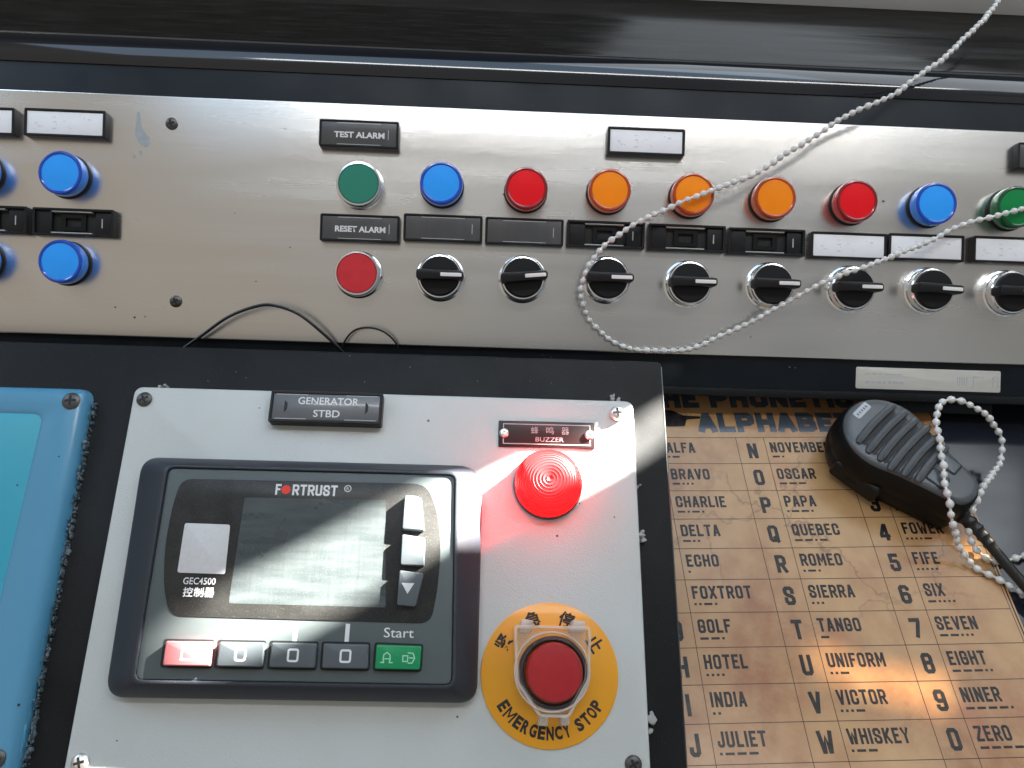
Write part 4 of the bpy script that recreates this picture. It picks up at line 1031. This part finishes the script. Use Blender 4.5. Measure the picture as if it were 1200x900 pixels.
# strain relief and cord
bm = B(); pth = spline([(LM + 4, 0, 12), (LM + 18, -1, 11), (LM + 34, -5, 9), (LM + 70, -12, 5), (LM + 140, -20, 4)], 1.6)
tube(bm, pth, [(4.2 if (i % 3) else 5.0) * max(.72, 1 - i * .02) if i < 16 else 3.0 for i in range(len(pth))], 12); obj('cord', bm, 'wire', mc)

# ---- white bead chains
def chain(label, pts, plane_pts, r=2.15, step=5.4):
    rg = random.Random(3); bm = B(); path = spline(pts, step / 2); ph = [rg.uniform(0, 6) for _ in range(3)]
    path = [p + Vector((.45 * math.sin(i * .37 + ph[0]) + .3 * math.sin(i * .93 + ph[1]), .45 * math.sin(i * .31 + ph[2]), .25 * math.sin(i * .5 + ph[1]))) for i, p in enumerate(path)]
    tube(bm, path, .75, 8)
    for i in range(0, len(path) - 1, 2):
        p = path[i]; t = (path[i + 1] - path[max(0, i - 1)]).normalized()
        q = t.to_track_quat('Z', 'Y'); rings = []
        rs = r; r = rs * rg.uniform(.9, 1.08)
        prof = [(0, -1.18), (.45, -1.0), (.82, -.58), (1.0, 0), (.82, .58), (.45, 1.0), (0, 1.18)]
        prev = None
        for rr, zz in prof:
            if rr == 0: cur = [bm.verts.new((p + q @ Vector((0, 0, zz * r))) * MM)]
            else: cur = [bm.verts.new((p + q @ Vector((rr * r * math.cos(a * math.pi / 5), rr * r * math.sin(a * math.pi / 5), zz * r))) * MM) for a in range(10)]
            if prev:
                for a in range(10):
                    b2 = (a + 1) % 10
                    if len(prev) == 1: bm.faces.new((prev[0], cur[b2], cur[a]))
                    elif len(cur) == 1: bm.faces.new((prev[a], prev[b2], cur[0]))
                    else: bm.faces.new((prev[a], prev[b2], cur[b2], cur[a]))
            prev = cur
        r = rs
    o = obj('bead_chain', bm, 'bead', smooth=60); tag(o, label, 'bead chain', 'white bead chains'); return o
def w3(plane, px, py, h): v = plane.world(*plane.at(px, py, h), h); return v / MM
chain('white bead chain looping across the steel panel from the upper right corner',
      [w3(U, px, py, h) for px, py, h in ((1205, -40, -40), (1172, 0, -18), (1140, 36, 0), (1100, 72, 10), (1050, 108, 15), (985, 140, 16), (935, 172, 15), (885, 203, 14), (840, 221, 14), (790, 241, 14), (745, 262, 12), (706, 291, 14), (686, 318, 14), (681, 343, 11), (690, 372, 6), (712, 396, 4), (740, 409, 3.5), (790, 411, 3.5), (830, 401, 5), (880, 377, 9), (935, 347, 13), (985, 322, 19.5), (1010, 314, 19.5), (1060, 295, 14), (1110, 272, 10), (1150, 257, 13.5), (1200, 244, 13.5), (1270, 226, 10))], None, 2.0, 5.2)
chain('white bead chain lying in a loop over the black microphone',
      [w3(D, px, py, h) for px, py, h in ((1290, 735, 3), (1200, 694, 3.5), (1168, 679, 3.6), (1142, 664, 4), (1124, 638, 14), (1116, 615, 27), (1112, 585, 36), (1106, 550, 38), (1100, 515, 38.5), (1098, 490, 38), (1104, 473, 38), (1120, 468, 38), (1142, 477, 35), (1162, 493, 27), (1174, 514, 18), (1172, 538, 12), (1156, 566, 20), (1146, 584, 20), (1138, 603, 16), (1135, 622, 11), (1143, 641, 5), (1160, 656, 3.6), (1180, 657, 3.5), (1200, 652, 3.5), (1290, 630, 3.5))], None, 2.2, 6.0)
